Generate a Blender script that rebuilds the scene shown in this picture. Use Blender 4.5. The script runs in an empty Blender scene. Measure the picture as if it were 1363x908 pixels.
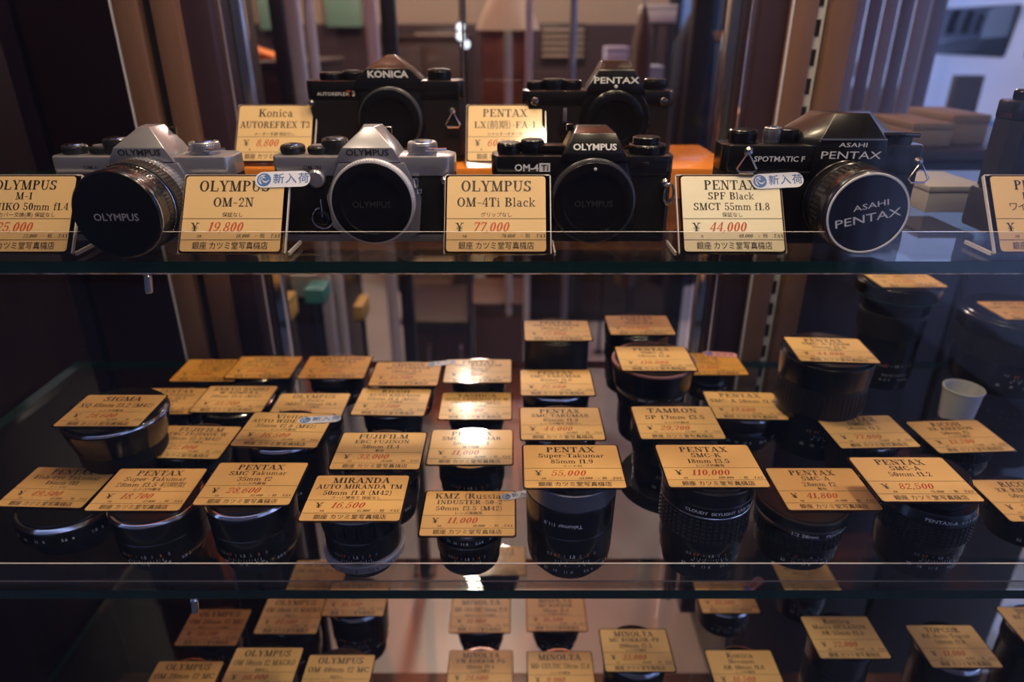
import bpy, bmesh, math, random
from mathutils import Vector, Matrix
random.seed(7)
sin, cos, pi = math.sin, math.cos, math.pi
R_ = math.radians
C = bpy.context.scene.collection
sc = bpy.context.scene

# ------------------------------------------------------------------ camera, view, world, lights
FPX = 909.0
PITCH = R_(24.28)
EYE = 1.25                                    # floor is z = 0
cd = bpy.data.cameras.new('camera'); cam = bpy.data.objects.new('camera', cd); C.objects.link(cam)
cam.location = (0, 0, EYE); cam.rotation_euler = (pi/2 - PITCH, 0, 0)
cd.sensor_width = 36; cd.lens = 36*FPX/1363; cd.clip_start = .01; cd.clip_end = 200
cd.dof.use_dof = True; cd.dof.focus_distance = .485; cd.dof.aperture_fstop = 4.6
sc.camera = cam
sc.view_settings.view_transform = 'Standard'; sc.view_settings.look = 'None'
sc.view_settings.gamma = 1; sc.view_settings.use_curve_mapping = False
sc.view_settings.exposure = 0.0
sc.cycles.transparent_max_bounces = 32
sc.cycles.max_bounces = 8
sc.cycles.use_denoising = True
sc.cycles.sample_clamp_indirect = 4

w = bpy.data.worlds.new('overcast_sky'); sc.world = w; w.use_nodes = True
w.node_tree.nodes['Background'].inputs[0].default_value = (.40, .52, 1.0, 1)
w.node_tree.nodes['Background'].inputs[1].default_value = 1.9

def spot_lamp(name, loc, energy, col, radius, angle=120, blend=.8, rot=(0, 0, 0)):
    l = bpy.data.lights.new(name, 'SPOT'); l.energy = energy; l.color = col
    l.shadow_soft_size = radius; l.spot_size = R_(angle); l.spot_blend = blend
    o = bpy.data.objects.new(name, l); C.objects.link(o); o.location = loc; o.rotation_euler = rot
    return o
WARM = (1.0, .76, .5)
CASE_LIGHTS = [(-.27, .32, 1.80, 3.3), (.05, .345, 1.80, 7.4), (.36, .32, 1.80, 3.2), (-.22, .66, 1.80, 3.2), (.05, .66, 1.80, 6.0), (.27, .66, 1.80, 3.0)]
SHOP_LIGHTS = [(-.17, 2.55, 2.28, 46), (-.22, 3.05, 2.28, 34), (-1.5, 3.8, 2.28, 20), (1.1, 2.9, 2.28, 26)]
for i, (x, y, z, e) in enumerate(CASE_LIGHTS):
    spot_lamp('case_light_%d' % i, (x, y, z - .012), e, WARM, .03, 125, .6)
for i, (x, y, z, e) in enumerate(SHOP_LIGHTS):
    l = bpy.data.lights.new('shop_light_%d' % i, 'POINT'); l.energy = e; l.color = (1, .84, .68); l.shadow_soft_size = .05
    lo = bpy.data.objects.new(l.name, l); C.objects.link(lo); lo.location = (x, y, z - .06)

def at(px, py, Y):
    """the point of the plane y = Y that the photograph shows at this pixel"""
    u = (px - 681.5)/FPX; v = (py - 454)/FPX
    k = Y/(cos(PITCH) - v*sin(PITCH))
    return Vector((u*k, Y, EYE + k*(-sin(PITCH) - v*cos(PITCH))))

UPL = spot_lamp('added_uplight', (-.80, 1.40, 1.60), 85, (1, .72, .48), .04, 130, .6, (pi, 0, 0))  # added unseen light that brightens the red ceiling for the prism reflections

# ------------------------------------------------------------------ materials
MATS = {}
def mat(name, col, rough=.5, metal=0, coat=0, emit=None, estr=0, spec=.5, noise=None, bump=None, coat_rough=.08):
    if name in MATS: return MATS[name]
    m = bpy.data.materials.new(name); m.use_nodes = True
    nt = m.node_tree; b = nt.nodes['Principled BSDF']
    b.inputs['Base Color'].default_value = (*col, 1); b.inputs['Roughness'].default_value = rough
    b.inputs['Metallic'].default_value = metal; b.inputs['Coat Weight'].default_value = coat
    b.inputs['Coat Roughness'].default_value = coat_rough
    b.inputs['Specular IOR Level'].default_value = spec
    if emit:
        b.inputs['Emission Color'].default_value = (*emit, 1); b.inputs['Emission Strength'].default_value = estr
    tc = nt.nodes.new('ShaderNodeTexCoord')
    if noise:                                             # (scale, second colour, stretch)
        n = nt.nodes.new('ShaderNodeTexNoise'); n.inputs['Scale'].default_value = noise[0]; n.inputs['Detail'].default_value = 6
        mp = nt.nodes.new('ShaderNodeMapping'); mp.inputs['Scale'].default_value = noise[2] if len(noise) > 2 else (1, 1, 1)
        nt.links.new(tc.outputs['Object'], mp.inputs[0]); nt.links.new(mp.outputs[0], n.inputs['Vector'])
        r = nt.nodes.new('ShaderNodeValToRGB'); r.color_ramp.elements[0].color = (*col, 1); r.color_ramp.elements[1].color = (*noise[1], 1)
        r.color_ramp.elements[0].position = .35; r.color_ramp.elements[1].position = .65
        nt.links.new(n.outputs[0], r.inputs[0]); nt.links.new(r.outputs[0], b.inputs['Base Color'])
    if bump:                                              # (scale, strength)
        n = nt.nodes.new('ShaderNodeTexNoise'); n.inputs['Scale'].default_value = bump[0]; n.inputs['Detail'].default_value = 4
        nt.links.new(tc.outputs['Object'], n.inputs['Vector'])
        bp = nt.nodes.new('ShaderNodeBump'); bp.inputs['Strength'].default_value = bump[1]; bp.inputs['Distance'].default_value = .0006
        nt.links.new(n.outputs[0], bp.inputs['Height']); nt.links.new(bp.outputs[0], b.inputs['Normal'])
    MATS[name] = m
    return m

def clear_mat(name, tint=(.97, .99, .98), r0=.05, k=1.0, rough=.0):
    """a clear sheet: lets light through, reflects more at grazing angles"""
    m = bpy.data.materials.new(name); m.use_nodes = True; nt = m.node_tree
    for n in list(nt.nodes): nt.nodes.remove(n)
    out = nt.nodes.new('ShaderNodeOutputMaterial'); mx = nt.nodes.new('ShaderNodeMixShader')
    tr = nt.nodes.new('ShaderNodeBsdfTransparent'); tr.inputs[0].default_value = (*tint, 1)
    gl = nt.nodes.new('ShaderNodeBsdfGlossy'); gl.inputs['Roughness'].default_value = rough
    lw = nt.nodes.new('ShaderNodeLayerWeight'); lw.inputs[0].default_value = .5
    pw = nt.nodes.new('ShaderNodeMath'); pw.operation = 'POWER'; pw.inputs[1].default_value = 5
    ma = nt.nodes.new('ShaderNodeMath'); ma.operation = 'MULTIPLY_ADD'; ma.inputs[1].default_value = k*(1 - r0); ma.inputs[2].default_value = r0
    nt.links.new(lw.outputs['Facing'], pw.inputs[0]); nt.links.new(pw.outputs[0], ma.inputs[0])
    nt.links.new(ma.outputs[0], mx.inputs[0]); nt.links.new(tr.outputs[0], mx.inputs[1]); nt.links.new(gl.outputs[0], mx.inputs[2])
    nt.links.new(mx.outputs[0], out.inputs[0])
    MATS[name] = m
    return m

black_metal = mat('black_enamel', (.007, .0065, .008), .26, 0, .15, spec=.4)
black_satin = mat('black_satin', (.014, .013, .016), .42)
black_cap = mat('black_plastic_cap', (.006, .006, .008), .22, 0, 0, spec=.35)
cap_emboss = mat('cap_emboss', (.045, .045, .055), .3)
black_rubber = mat('black_rubber', (.013, .012, .014), .5, spec=.35)
leather = mat('black_leatherette', (.011, .010, .012), .5, 0, 0, spec=.3, bump=(700, .22))
chrome = mat('satin_chrome', (.33, .33, .38), .28, .6)
silver_paint = mat('silver_paint', (.58, .58, .66), .35, .25)
grip = mat('grip_rubber', (.015, .014, .018), .36, spec=.7)
bright = mat('bright_chrome', (.80, .79, .80), .16, 1.0)
grey_metal = mat('grey_anodised', (.30, .30, .34), .35, .8)
dark_glass = mat('dark_glass', (.006, .006, .012), .05, 0, .6)
white_ink = mat('white_ink', (.80, .80, .82), .5)
grey_ink = mat('grey_ink', (.30, .30, .32), .5)
red_ink = mat('orange_ink', (.75, .16, .05), .5)
dark_ink = mat('engraved_black', (.02, .02, .025), .5)
PAPER = (.76, .44, .155)
paper = mat('amber_card', PAPER, .5, 0, .35, noise=(6, (.80, .48, .18)), coat_rough=.12)
paper_soft = mat('soft_amber_card', (.68, .455, .215), .5, 0, .35, noise=(6, (.73, .50, .24)), coat_rough=.12)
paper_hazed = mat('hazed_amber_card', (.80, .73, .54), .5, 0, .35, coat_rough=.12)  # amber card paled, the reflected haze put into its colour
paper_deep = mat('deep_amber_card', (.78, .38, .06), .5, 0, .35, coat_rough=.12)
ink = mat('black_print', (.016, .011, .009), .5, 0, .15, coat_rough=.12)
price_ink = mat('red_print', (.50, .075, .018), .5, 0, .2, coat_rough=.12)
sleeve = clear_mat('clear_sleeve', (.50, .42, .36), .08)
acrylic = clear_mat('clear_acrylic', (.90, .88, .86), .07)
acrylic_edge = mat('acrylic_edge', (.62, .60, .62), .15, 0, .5)
glass_face = clear_mat('shelf_glass', (.93, .965, .95), .05, .9)
pane_front = clear_mat('window_glass', (.97, .98, .98), .07, .8)
pane_back = clear_mat('window_glass_inside', (.99, .99, .99), .0, .0)
door_glass = clear_mat('door_glass', (.90, .91, .92), .06, .5)
glass_edge = mat('green_glass_edge', (.005, .03, .022), .12, 0, .5)
glass_chip = mat('chipped_glass_edge', (.80, .80, .80), .25, 0, .5, noise=(140, (.22, .25, .24), (1, 1, 1)))
sticker_white = mat('white_sticker', (.66, .68, .82), .45, 0, .2)
sticker_pink = mat('pink_sticker', (.80, .42, .46), .45, 0, .2)
sticker_blue = mat('blue_print', (.05, .15, .42), .45, 0, .2)
wood_post = mat('brown_post_wood', (.150, .078, .054), .4, 0, .1, noise=(9, (.18, .095, .066), (6, 6, .5)))
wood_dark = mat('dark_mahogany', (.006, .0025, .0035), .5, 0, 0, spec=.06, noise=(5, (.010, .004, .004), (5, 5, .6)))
wood_red = mat('red_brown_wood', (.42, .10, .035), .35, 0, .3, noise=(6, (.5, .14, .05), (.6, 6, 6)))
amber_block = mat('amber_lacquered_riser', (.80, .27, .04), .2, 0, .4, noise=(5, (.72, .22, .03), (1, 8, 8)))
plum = mat('plum_paint', (.035, .018, .030), .4)

# ------------------------------------------------------------------ lettering: a small bracket-less serif drawn from strokes
T, t = .20, .085
def stem(x, y0, y1, w=T): return [[(x-w/2, y0), (x+w/2, y0), (x+w/2, y1), (x-w/2, y1)]]
def ser(x, y, l=.36): return [[(x-l/2, y), (x+l/2, y), (x+l/2, y+t), (x-l/2, y+t)]]
def bar(x0, x1, y, h=t): return [[(x0, y), (x1, y), (x1, y+h), (x0, y+h)]]
def dg(x0, y0, x1, y1, w=T): return [[(x0-w/2, y0), (x0+w/2, y0), (x1+w/2, y1), (x1-w/2, y1)]]
def ell(cx, cy, rx, ry, a0=0, a1=360, T_=T, t_=t):
    n = max(5, int(abs(a1-a0)/20)); out = []
    for i in range(n):
        a = R_(a0+(a1-a0)*i/n); b = R_(a0+(a1-a0)*(i+1)/n)
        out.append([(cx+rx*cos(a), cy+ry*sin(a)), (cx+rx*cos(b), cy+ry*sin(b)),
                    (cx+(rx-T_)*cos(b), cy+(ry-t_)*sin(b)), (cx+(rx-T_)*cos(a), cy+(ry-t_)*sin(a))])
    return out
def dot(x, y, r=.09): return [[(x+r*cos(R_(60*k)), y+r*sin(R_(60*k))) for k in range(6)]]
tp = 1-t
G = {
 'A': (.92, dg(.14, 0, .44, 1, t)+dg(.76, 0, .46, 1, T)+bar(.24, .66, .3)+ser(.14, 0)+ser(.78, 0)),
 'B': (.84, stem(.22, 0, 1)+ell(.42, .755, .30, .245, -90, 90)+ell(.42, .26, .36, .26, -90, 90)+bar(.05, .44, 0)+bar(.05, .44, tp)+bar(.2, .44, .49)),
 'C': (.86, ell(.47, .5, .42, .51, 40, 320)+stem(.79, .62, .98, t)+stem(.79, .06, .3, t)),
 'D': (.92, stem(.22, 0, 1)+ell(.42, .5, .44, .5, -90, 90)+bar(.05, .44, 0)+bar(.05, .44, tp)),
 'E': (.82, stem(.22, 0, 1)+bar(.05, .74, 0)+bar(.05, .72, tp)+bar(.2, .52, .49)+stem(.74, 0, .3, t)+stem(.71, .72, 1, t)+stem(.52, .38, .64, t)),
 'F': (.78, stem(.22, 0, 1)+ser(.22, 0)+bar(.05, .72, tp)+bar(.2, .52, .47)+stem(.71, .7, 1, t)+stem(.52, .36, .62, t)),
 'G': (.92, ell(.47, .5, .42, .51, 40, 320)+stem(.79, .62, .98, t)+stem(.76, .03, .42, T*.9)+ser(.76, .40)),
 'H': (.96, stem(.22, 0, 1)+stem(.74, 0, 1)+bar(.2, .75, .48)+ser(.22, 0)+ser(.22, tp)+ser(.74, 0)+ser(.74, tp)),
 'I': (.46, stem(.23, 0, 1)+ser(.23, 0)+ser(.23, tp)),
 'J': (.64, stem(.40, .25, 1)+ell(.24, .24, .25, .26, 180, 360)+ser(.40, tp)+dot(.1, .25)),
 'K': (.94, stem(.22, 0, 1)+dg(.32, .42, .72, 1, t*1.3)+dg(.46, .6, .78, 0, T)+ser(.22, 0)+ser(.22, tp)+ser(.78, 0)+ser(.72, tp)),
 'L': (.80, stem(.22, 0, 1)+ser(.22, tp)+bar(.05, .74, 0)+stem(.73, 0, .34, t)),
 'M': (1.12, stem(.18, 0, 1, t)+dg(.22, 1, .54, 0, T)+dg(.86, 1, .56, 0, t)+stem(.90, 0, 1)+ser(.18, 0)+ser(.90, 0)+bar(.03, .3, tp)+bar(.8, 1.08, tp)),
 'N': (.94, stem(.2, 0, 1, t)+dg(.24, 1, .74, 0, T)+stem(.76, 0, 1, t)+ser(.2, 0)+ser(.16, tp)+ser(.76, tp)),
 'O': (.92, ell(.46, .5, .42, .52)),
 'P': (.80, stem(.22, 0, 1)+ell(.40, .74, .34, .26, -90, 90)+bar(.05, .42, tp)+bar(.2, .42, .48)+ser(.22, 0)),
 'Q': (.92, ell(.46, .5, .42, .52)+dg(.5, .2, .78, -.15, T*.8)),
 'R': (.90, stem(.22, 0, 1)+ell(.40, .75, .32, .25, -90, 90)+bar(.05, .42, tp)+bar(.2, .42, .5)+dg(.48, .5, .74, 0, T)+ser(.22, 0)+ser(.78, 0, .26)),
 'S': (.74, ell(.36, .745, .29, .265, 20, 270)+ell(.36, .255, .32, .265, -160, 90)+stem(.62, .68, 1, t)+stem(.07, 0, .32, t)),
 'T': (.82, stem(.41, 0, 1)+bar(.05, .77, tp)+ser(.41, 0)+stem(.07, .68, 1, t)+stem(.75, .68, 1, t)),
 'U': (.90, stem(.2, .3, 1)+stem(.72, .3, 1, t)+ell(.43, .32, .315, .34, 180, 360, .12)+ser(.2, tp)+ser(.72, tp)),
 'V': (.90, dg(.16, 1, .44, 0, T)+dg(.76, 1, .48, 0, t)+ser(.16, tp)+ser(.76, tp)),
 'W': (1.24, dg(.16, 1, .40, 0, T)+dg(.64, 1, .44, 0, t)+dg(.64, 1, .86, 0, T)+dg(1.1, 1, .9, 0, t)+ser(.16, tp)+ser(.64, tp)+ser(1.1, tp)),
 'X': (.90, dg(.18, 1, .72, 0, T)+dg(.72, 1, .18, 0, t)+ser(.18, 0)+ser(.18, tp)+ser(.73, 0)+ser(.72, tp)),
 'Y': (.88, dg(.16, 1, .44, .42, T)+dg(.74, 1, .48, .42, t)+stem(.45, 0, .46)+ser(.16, tp)+ser(.74, tp)+ser(.45, 0)),
 'Z': (.78, dg(.16, 0, .62, 1, T)+bar(.08, .70, 0)+bar(.1, .70, tp)+stem(.70, 0, .3, t)+stem(.1, .7, 1, t)),
 'a': (.66, stem(.46, 0, .48, .13)+ell(.30, .47, .23, .2, 0, 160, .13)+ell(.28, .2, .23, .22, 20, 340, .13)+bar(.44, .64, 0)),
 'c': (.60, ell(.33, .33, .29, .35, 45, 315, .14)+dot(.5, .5, .08)),
 'e': (.62, ell(.32, .33, .29, .35, 0, 320, .14)+bar(.1, .58, .32)),
 'f': (.44, stem(.2, 0, .8, .13)+ell(.36, .8, .225, .22, 60, 180, .13)+bar(.04, .42, .61)+bar(.04, .38, 0)+dot(.42, .92, .07)),
 'h': (.74, stem(.16, 0, 1, .13)+stem(.54, 0, .45, .13)+ell(.36, .42, .25, .25, 0, 170, .13)+bar(.03, .3, 0)+bar(.42, .68, 0)+bar(.02, .16, tp)),
 'i': (.36, stem(.18, 0, .64, .13)+bar(.04, .32, 0)+bar(.02, .2, .61)+dot(.17, .88)),
 'k': (.72, stem(.16, 0, 1, .13)+dg(.24, .28, .54, .64, t)+dg(.3, .36, .58, 0, .13)+bar(.03, .3, 0)+bar(.46, .7, 0)+bar(.42, .66, .61)+bar(.02, .16, tp)),
 'l': (.36, stem(.18, 0, 1, .13)+bar(.04, .33, 0)+bar(.02, .2, tp)),
 'm': (1.06, stem(.16, 0, .64, .13)+stem(.52, 0, .45, .13)+stem(.88, 0, .45, .13)+ell(.36, .42, .225, .25, 0, 170, .13)+ell(.72, .42, .225, .25, 0, 170, .13)+bar(.03, .3, 0)+bar(.4, .66, 0)+bar(.76, 1.02, 0)+bar(.02, .16, .61)),
 'n': (.74, stem(.16, 0, .64, .13)+stem(.54, 0, .45, .13)+ell(.36, .42, .245, .25, 0, 170, .13)+bar(.03, .3, 0)+bar(.42, .68, 0)+bar(.02, .16, .61)),
 'o': (.66, ell(.33, .33, .30, .36, 0, 360, .14)),
 'p': (.70, stem(.16, -.3, .64, .13)+ell(.34, .33, .29, .35, -160, 160, .14)+bar(.03, .32, -.3)+bar(.02, .16, .61)),
 'r': (.54, stem(.16, 0, .64, .13)+ell(.36, .42, .225, .25, 50, 170, .13)+bar(.03, .32, 0)+bar(.02, .16, .61)+dot(.45, .55, .08)),
 's': (.54, ell(.27, .49, .2, .18, 20, 270, .13)+ell(.27, .17, .22, .19, -160, 90, .13)),
 't': (.44, stem(.2, .12, .86, .13)+ell(.32, .14, .185, .16, 180, 320, .13)+bar(.03, .4, .61)),
 'u': (.74, stem(.16, .2, .64, .13)+stem(.54, 0, .64, .13)+ell(.34, .22, .245, .24, 180, 350, .13)+bar(.02, .16, .61)+bar(.42, .54, .61)+bar(.54, .7, 0)),
 'v': (.68, dg(.14, .64, .33, 0, .13)+dg(.54, .64, .35, 0, t)+bar(.02, .3, .61)+bar(.42, .66, .61)),
 'y': (.68, dg(.14, .64, .35, 0, .13)+dg(.56, .64, .24, -.3, t)+bar(.02, .3, .61)+bar(.44, .68, .61)+dot(.18, -.24, .08)),
 '0': (.66, ell(.33, .5, .29, .51)),
 '1': (.52, stem(.28, 0, 1)+ser(.28, 0, .4)+dg(.1, .82, .26, .97, .1)),
 '2': (.66, ell(.32, .74, .27, .27, -20, 170, .15)+dg(.12, .05, .52, .62, .11)+bar(.06, .6, 0, .12)+dot(.14, .74)),
 '3': (.66, ell(.32, .76, .25, .25, -90, 160, .15)+ell(.32, .26, .28, .27, -160, 90, .15)+dot(.12, .8)+dot(.12, .24)),
 '4': (.68, stem(.46, 0, 1, .15)+dg(.06, .28, .44, 1, .09)+bar(.04, .64, .25, .07)+ser(.46, 0, .34)),
 '5': (.66, ell(.32, .31, .29, .33, -150, 130, .16)+stem(.13, .48, 1, .07)+bar(.1, .56, .89, .11)+dot(.12, .2)),
 '6': (.66, ell(.33, .31, .29, .33, 0, 360, .15)+ell(.42, .42, .38, .6, 95, 180, .15)+dot(.5, .86, .08)),
 '7': (.66, bar(.08, .6, .88, .12)+dg(.30, 0, .56, .9, .15)+stem(.1, .7, .98, t)),
 '8': (.66, ell(.33, .755, .24, .255, 0, 360, .13)+ell(.33, .265, .29, .28, 0, 360, .15)),
 '9': (.66, ell(.33, .69, .29, .33, 0, 360, .15)+ell(.24, .58, .38, .6, -85, 0, .15)+dot(.16, .14, .08)),
 '-': (.56, bar(.06, .50, .36, .07)), '.': (.30, dot(.13, .07)), ',': (.30, dot(.13, .07)+dg(.17, .05, .06, -.2, .07)),
 '/': (.5, dg(.06, -.1, .44, 1.05, t)), '(': (.42, ell(.5, .45, .38, .72, 115, 245, .1)), ')': (.42, ell(-.08, .45, .38, .72, -65, 65, .1)),
 '+': (.72, bar(.08, .64, .4, .06)+stem(.36, .14, .7, .06)), ':': (.3, dot(.14, .1)+dot(.14, .55)), ' ': (.42, []),
 '\u00a5': (.94, dg(.16, 1, .44, .5, T)+dg(.78, 1, .48, .5, t*1.2)+stem(.46, 0, .52)+bar(.14, .80, .42, .07)+bar(.14, .80, .24, .07)+ser(.46, 0, .46)+ser(.16, tp)+ser(.78, tp)),
}
def serif(s, shear=0.0):
    """(polygons, width) of a line of serif text with cap height 1"""
    x = 0; out = []
    for ch in s:
        if ch not in G:
            ch2 = ch if ch in G else '-'
            ps, wd = sans(ch); out += [[(px+x+py*shear, py) for px, py in p] for p in ps]; x += wd+.1; continue
        wd, ps = G[ch]
        out += [[(px+x+py*shear, py) for px, py in p] for p in ps]; x += wd+.03
    return out, x
SANS = {}
def sans(s, bold=0.0):
    """(polygons, width) of a line in the built-in face, scaled to cap height 1"""
    key = (s, bold)
    if key in SANS: return SANS[key]
    cu = bpy.data.curves.new('lettering', 'FONT'); cu.body = s; cu.size = 1.37; cu.offset = bold; cu.resolution_u = 2
    o = bpy.data.objects.new('lettering', cu); C.objects.link(o)
    dgp = bpy.context.evaluated_depsgraph_get(); ev = o.evaluated_get(dgp); me = ev.to_mesh()
    vs = [(v.co.x, v.co.y) for v in me.vertices]; ps = [[vs[i] for i in p.vertices] for p in me.polygons]
    ev.to_mesh_clear(); C.objects.unlink(o); bpy.data.objects.remove(o); bpy.data.curves.remove(cu)
    used = [q for p in ps for q in p]
    x0 = min((q[0] for q in used), default=0); x1 = max((q[0] for q in used), default=.5)
    ps = [[(a-x0, b) for a, b in p] for p in ps]
    SANS[key] = (ps, x1-x0)
    return SANS[key]

# ------------------------------------------------------------------ mesh builder
class MB:
    def __init__(s): s.v = []; s.f = []; s.m = []; s.mats = []; s.sm = []
    def mi(s, m):
        if m not in s.mats: s.mats.append(m)
        return s.mats.index(m)
    def add(s, vs, fs, m, M=None, sm=False):
        b = len(s.v); k = s.mi(m)
        s.v += [tuple(M @ Vector(p)) if M is not None else tuple(p) for p in vs]
        s.f += [tuple(b+i for i in f) for f in fs]; s.m += [k]*len(fs); s.sm += [sm]*len(fs)
        return s
    def bm(s, bm, m, M=None):
        bm.verts.index_update()
        s.add([v.co.copy() for v in bm.verts], [[v.index for v in f.verts] for f in bm.faces], m, M); bm.free(); return s
    def box(s, c, d, m, bev=0, M=None, seg=2):
        b = bmesh.new(); bmesh.ops.create_cube(b, size=1)
        for v in b.verts: v.co = Vector((v.co.x*d[0]+c[0], v.co.y*d[1]+c[1], v.co.z*d[2]+c[2]))
        if bev: bmesh.ops.bevel(b, geom=list(b.edges), offset=bev, segments=seg, affect='EDGES', profile=.5)
        return s.bm(b, m, M)
    def prism(s, pts, z0, z1, m, M=None, bev=0):
        """outline pts (x, y) extruded from z0 to z1"""
        b = bmesh.new(); n = len(pts)
        lo = [b.verts.new((x, y, z0)) for x, y in pts]; hi = [b.verts.new((x, y, z1)) for x, y in pts]
        b.faces.new(lo[::-1]); b.faces.new(hi)
        for i in range(n): b.faces.new((lo[i], lo[(i+1) % n], hi[(i+1) % n], hi[i]))
        bmesh.ops.recalc_face_normals(b, faces=list(b.faces))
        if bev: bmesh.ops.bevel(b, geom=[e for e in b.edges if e.calc_face_angle(0) > .5], offset=bev, segments=2, affect='EDGES', profile=.5)
        return s.bm(b, m, M)
    def loft(s, secs, m, M=None, bev=0):
        """sections (z, width, y front, y back, x centre) joined into one closed solid"""
        b = bmesh.new(); rings = []
        for q in secs:
            z, wd, yf, yb = q[:4]; xc = q[4] if len(q) > 4 else 0; wb = q[5] if len(q) > 5 else wd
            rings.append([b.verts.new(p) for p in ((xc-wd/2, yf, z), (xc+wd/2, yf, z), (xc+wb/2, yb, z), (xc-wb/2, yb, z))])
        b.faces.new(rings[0][::-1]); b.faces.new(rings[-1])
        for r0, r1 in zip(rings, rings[1:]):
            for i in range(4): b.faces.new((r0[i], r0[(i+1) % 4], r1[(i+1) % 4], r1[i]))
        bmesh.ops.recalc_face_normals(b, faces=list(b.faces))
        if bev: bmesh.ops.bevel(b, geom=[e for e in b.edges if e.calc_face_angle(0) > .3], offset=bev, segments=2, affect='EDGES', profile=.5)
        return s.bm(b, m, M)
    def lathe(s, prof, m, M=None, n=48, caps=True):
        vs = []; fs = []; k = len(prof)
        for i in range(n):
            a = 2*pi*i/n
            vs += [(r*sin(a), -r*cos(a), z) for r, z in prof]
        for i in range(n):
            j = (i+1) % n
            for q in range(k-1): fs.append((i*k+q, j*k+q, j*k+q+1, i*k+q+1))
        if caps and prof[0][0] > 1e-6: fs.append(tuple(i*k for i in range(n))[::-1])
        if caps and prof[-1][0] > 1e-6: fs.append(tuple(i*k+k-1 for i in range(n)))
        return s.add(vs, fs, m, M, True)
    def ribs(s, r, z0, z1, dr, n, m, M=None, rows=1, gap=.35, fill=.55):
        """raised grip blocks round a ring of radius r"""
        for q in range(rows):
            h = (z1-z0)/rows; a0z = z0+h*q+h*gap*.5*(rows > 1); a1z = z0+h*(q+1)-h*gap*.5*(rows > 1)
            for i in range(n):
                a = 2*pi*i/n; d = pi/n*fill
                P = lambda R, A, z: (R*sin(A), -R*cos(A), z)
                vs = [P(r, a-d, a0z), P(r, a+d, a0z), P(r, a+d, a1z), P(r, a-d, a1z)]
                e = d*.75; g = (a1z-a0z)*.12
                vs += [P(r+dr, a-e, a0z+g), P(r+dr, a+e, a0z+g), P(r+dr, a+e, a1z-g), P(r+dr, a-e, a1z-g)]
                s.add(vs, [(4, 5, 6, 7), (0, 1, 5, 4), (1, 2, 6, 5), (2, 3, 7, 6), (3, 0, 4, 7)], m, M)
        return s
    def tube(s, pts, r, m, M=None, n=8, closed=False):
        P = [Vector(p) for p in pts]; k = len(P); vs = []; fs = []; up = None
        for i in range(k):
            d = (P[(i+1) % k]-P[i-1]) if closed else (P[min(i+1, k-1)]-P[max(i-1, 0)])
            d.normalize()
            if up is None: up = Vector((0, 0, 1)) if abs(d.z) < .9 else Vector((1, 0, 0))
            u = (up-d*up.dot(d)).normalized(); up = u; q = d.cross(u)
            vs += [P[i]+u*(r*cos(2*pi*j/n))+q*(r*sin(2*pi*j/n)) for j in range(n)]
        for i in range(k if closed else k-1):
            a = i*n; b = ((i+1) % k)*n
            for j in range(n): fs.append((a+j, b+j, b+(j+1) % n, a+(j+1) % n))
        if not closed: fs += [tuple(range(n))[::-1], tuple((k-1)*n+j for j in range(n))]
        return s.add(vs, fs, m, M, True)
    def flat(s, polys, m, fn):
        """2-D polygons put in place by fn(x, y)"""
        for p in polys: s.add([fn(*q) for q in p], [tuple(range(len(p)))], m)
        return s
    def wrap(s, polys, wd, size, r, ang, z, m, flip=False, sx=1.0):
        """lettering set round a barrel of radius r, centred on ang (0 = front)"""
        k = -1 if flip else 1
        def fn(x, y):
            a = R_(ang)+k*(x-wd/2)*size*sx/r
            return (r*sin(a), -r*cos(a), z+k*(y-.5)*size)
        return s.flat(polys, m, fn)
    def build(s, name, parent=None, loc=None, smooth=True, rot=None):
        me = bpy.data.meshes.new(name); me.from_pydata(s.v, [], s.f)
        for m in s.mats: me.materials.append(m)
        me.polygons.foreach_set('material_index', s.m)
        if smooth:
            me.polygons.foreach_set('use_smooth', s.sm); me.set_sharp_from_angle(angle=R_(32))
        me.update()
        o = bpy.data.objects.new(name, me); C.objects.link(o)
        if parent: o.parent = parent
        if loc: o.location = loc
        if rot: o.rotation_euler = rot
        return o

def tag(o, label=None, cat=None, group=None, kind=None):
    if label: o['label'] = label
    if cat: o['category'] = cat
    if group: o['group'] = group
    if kind: o['kind'] = kind
    return o
def thing(name, label, cat, loc=(0, 0, 0), rz=0, group=None, rot=None):
    o = bpy.data.objects.new(name, None); C.objects.link(o); o.location = loc; o.empty_display_size = .02
    o.rotation_euler = rot if rot else (0, 0, rz)
    return tag(o, label, cat, group)
def rrect(wd, h, r, n=4):
    out = []
    for cx, cy, a0 in ((wd/2-r, -h/2+r, -90), (wd/2-r, h/2-r, 0), (-wd/2+r, h/2-r, 90), (-wd/2+r, -h/2+r, 180)):
        out += [(cx+r*cos(R_(a0+90*i/n)), cy+r*sin(R_(a0+90*i/n))) for i in range(n+1)]
    return out
FRONT = Matrix.Rotation(pi/2, 4, 'X')          # turns a lathe so that its axis points at the viewer (-y)

# ------------------------------------------------------------------ the setting: shop, street, front window
SH1, SH2, SH3, RISE = 1.107, .865, .54, 1.137
def struct(name, mb, loc=None): return tag(mb.build(name, None, loc, smooth=False), kind='structure')
floor_m = mat('shop_floor_tile', (.42, .42, .41), .3, 0, .1, noise=(3, (.47, .47, .46)))
wall_m = mat('shop_wall_plum', (.045, .026, .032), .5, noise=(2, (.06, .035, .037)))
band_m = mat('shop_wall_beige', (.42, .33, .24), .5)
ceil_m = mat('shop_ceiling', (.66, .13, .035), .6)
asphalt = mat('dark_asphalt', (.06, .06, .068), .8, noise=(30, (.08, .08, .088)))
facade_m = mat('pale_facade', (.60, .63, .70), .6, noise=(2, (.52, .55, .63)))
brown_facade = mat('brown_facade', (.06, .040, .036), .6, noise=(2, (.045, .03, .03)))
frame_m = mat('dark_window_frame', (.03, .028, .032), .4, .4)
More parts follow.
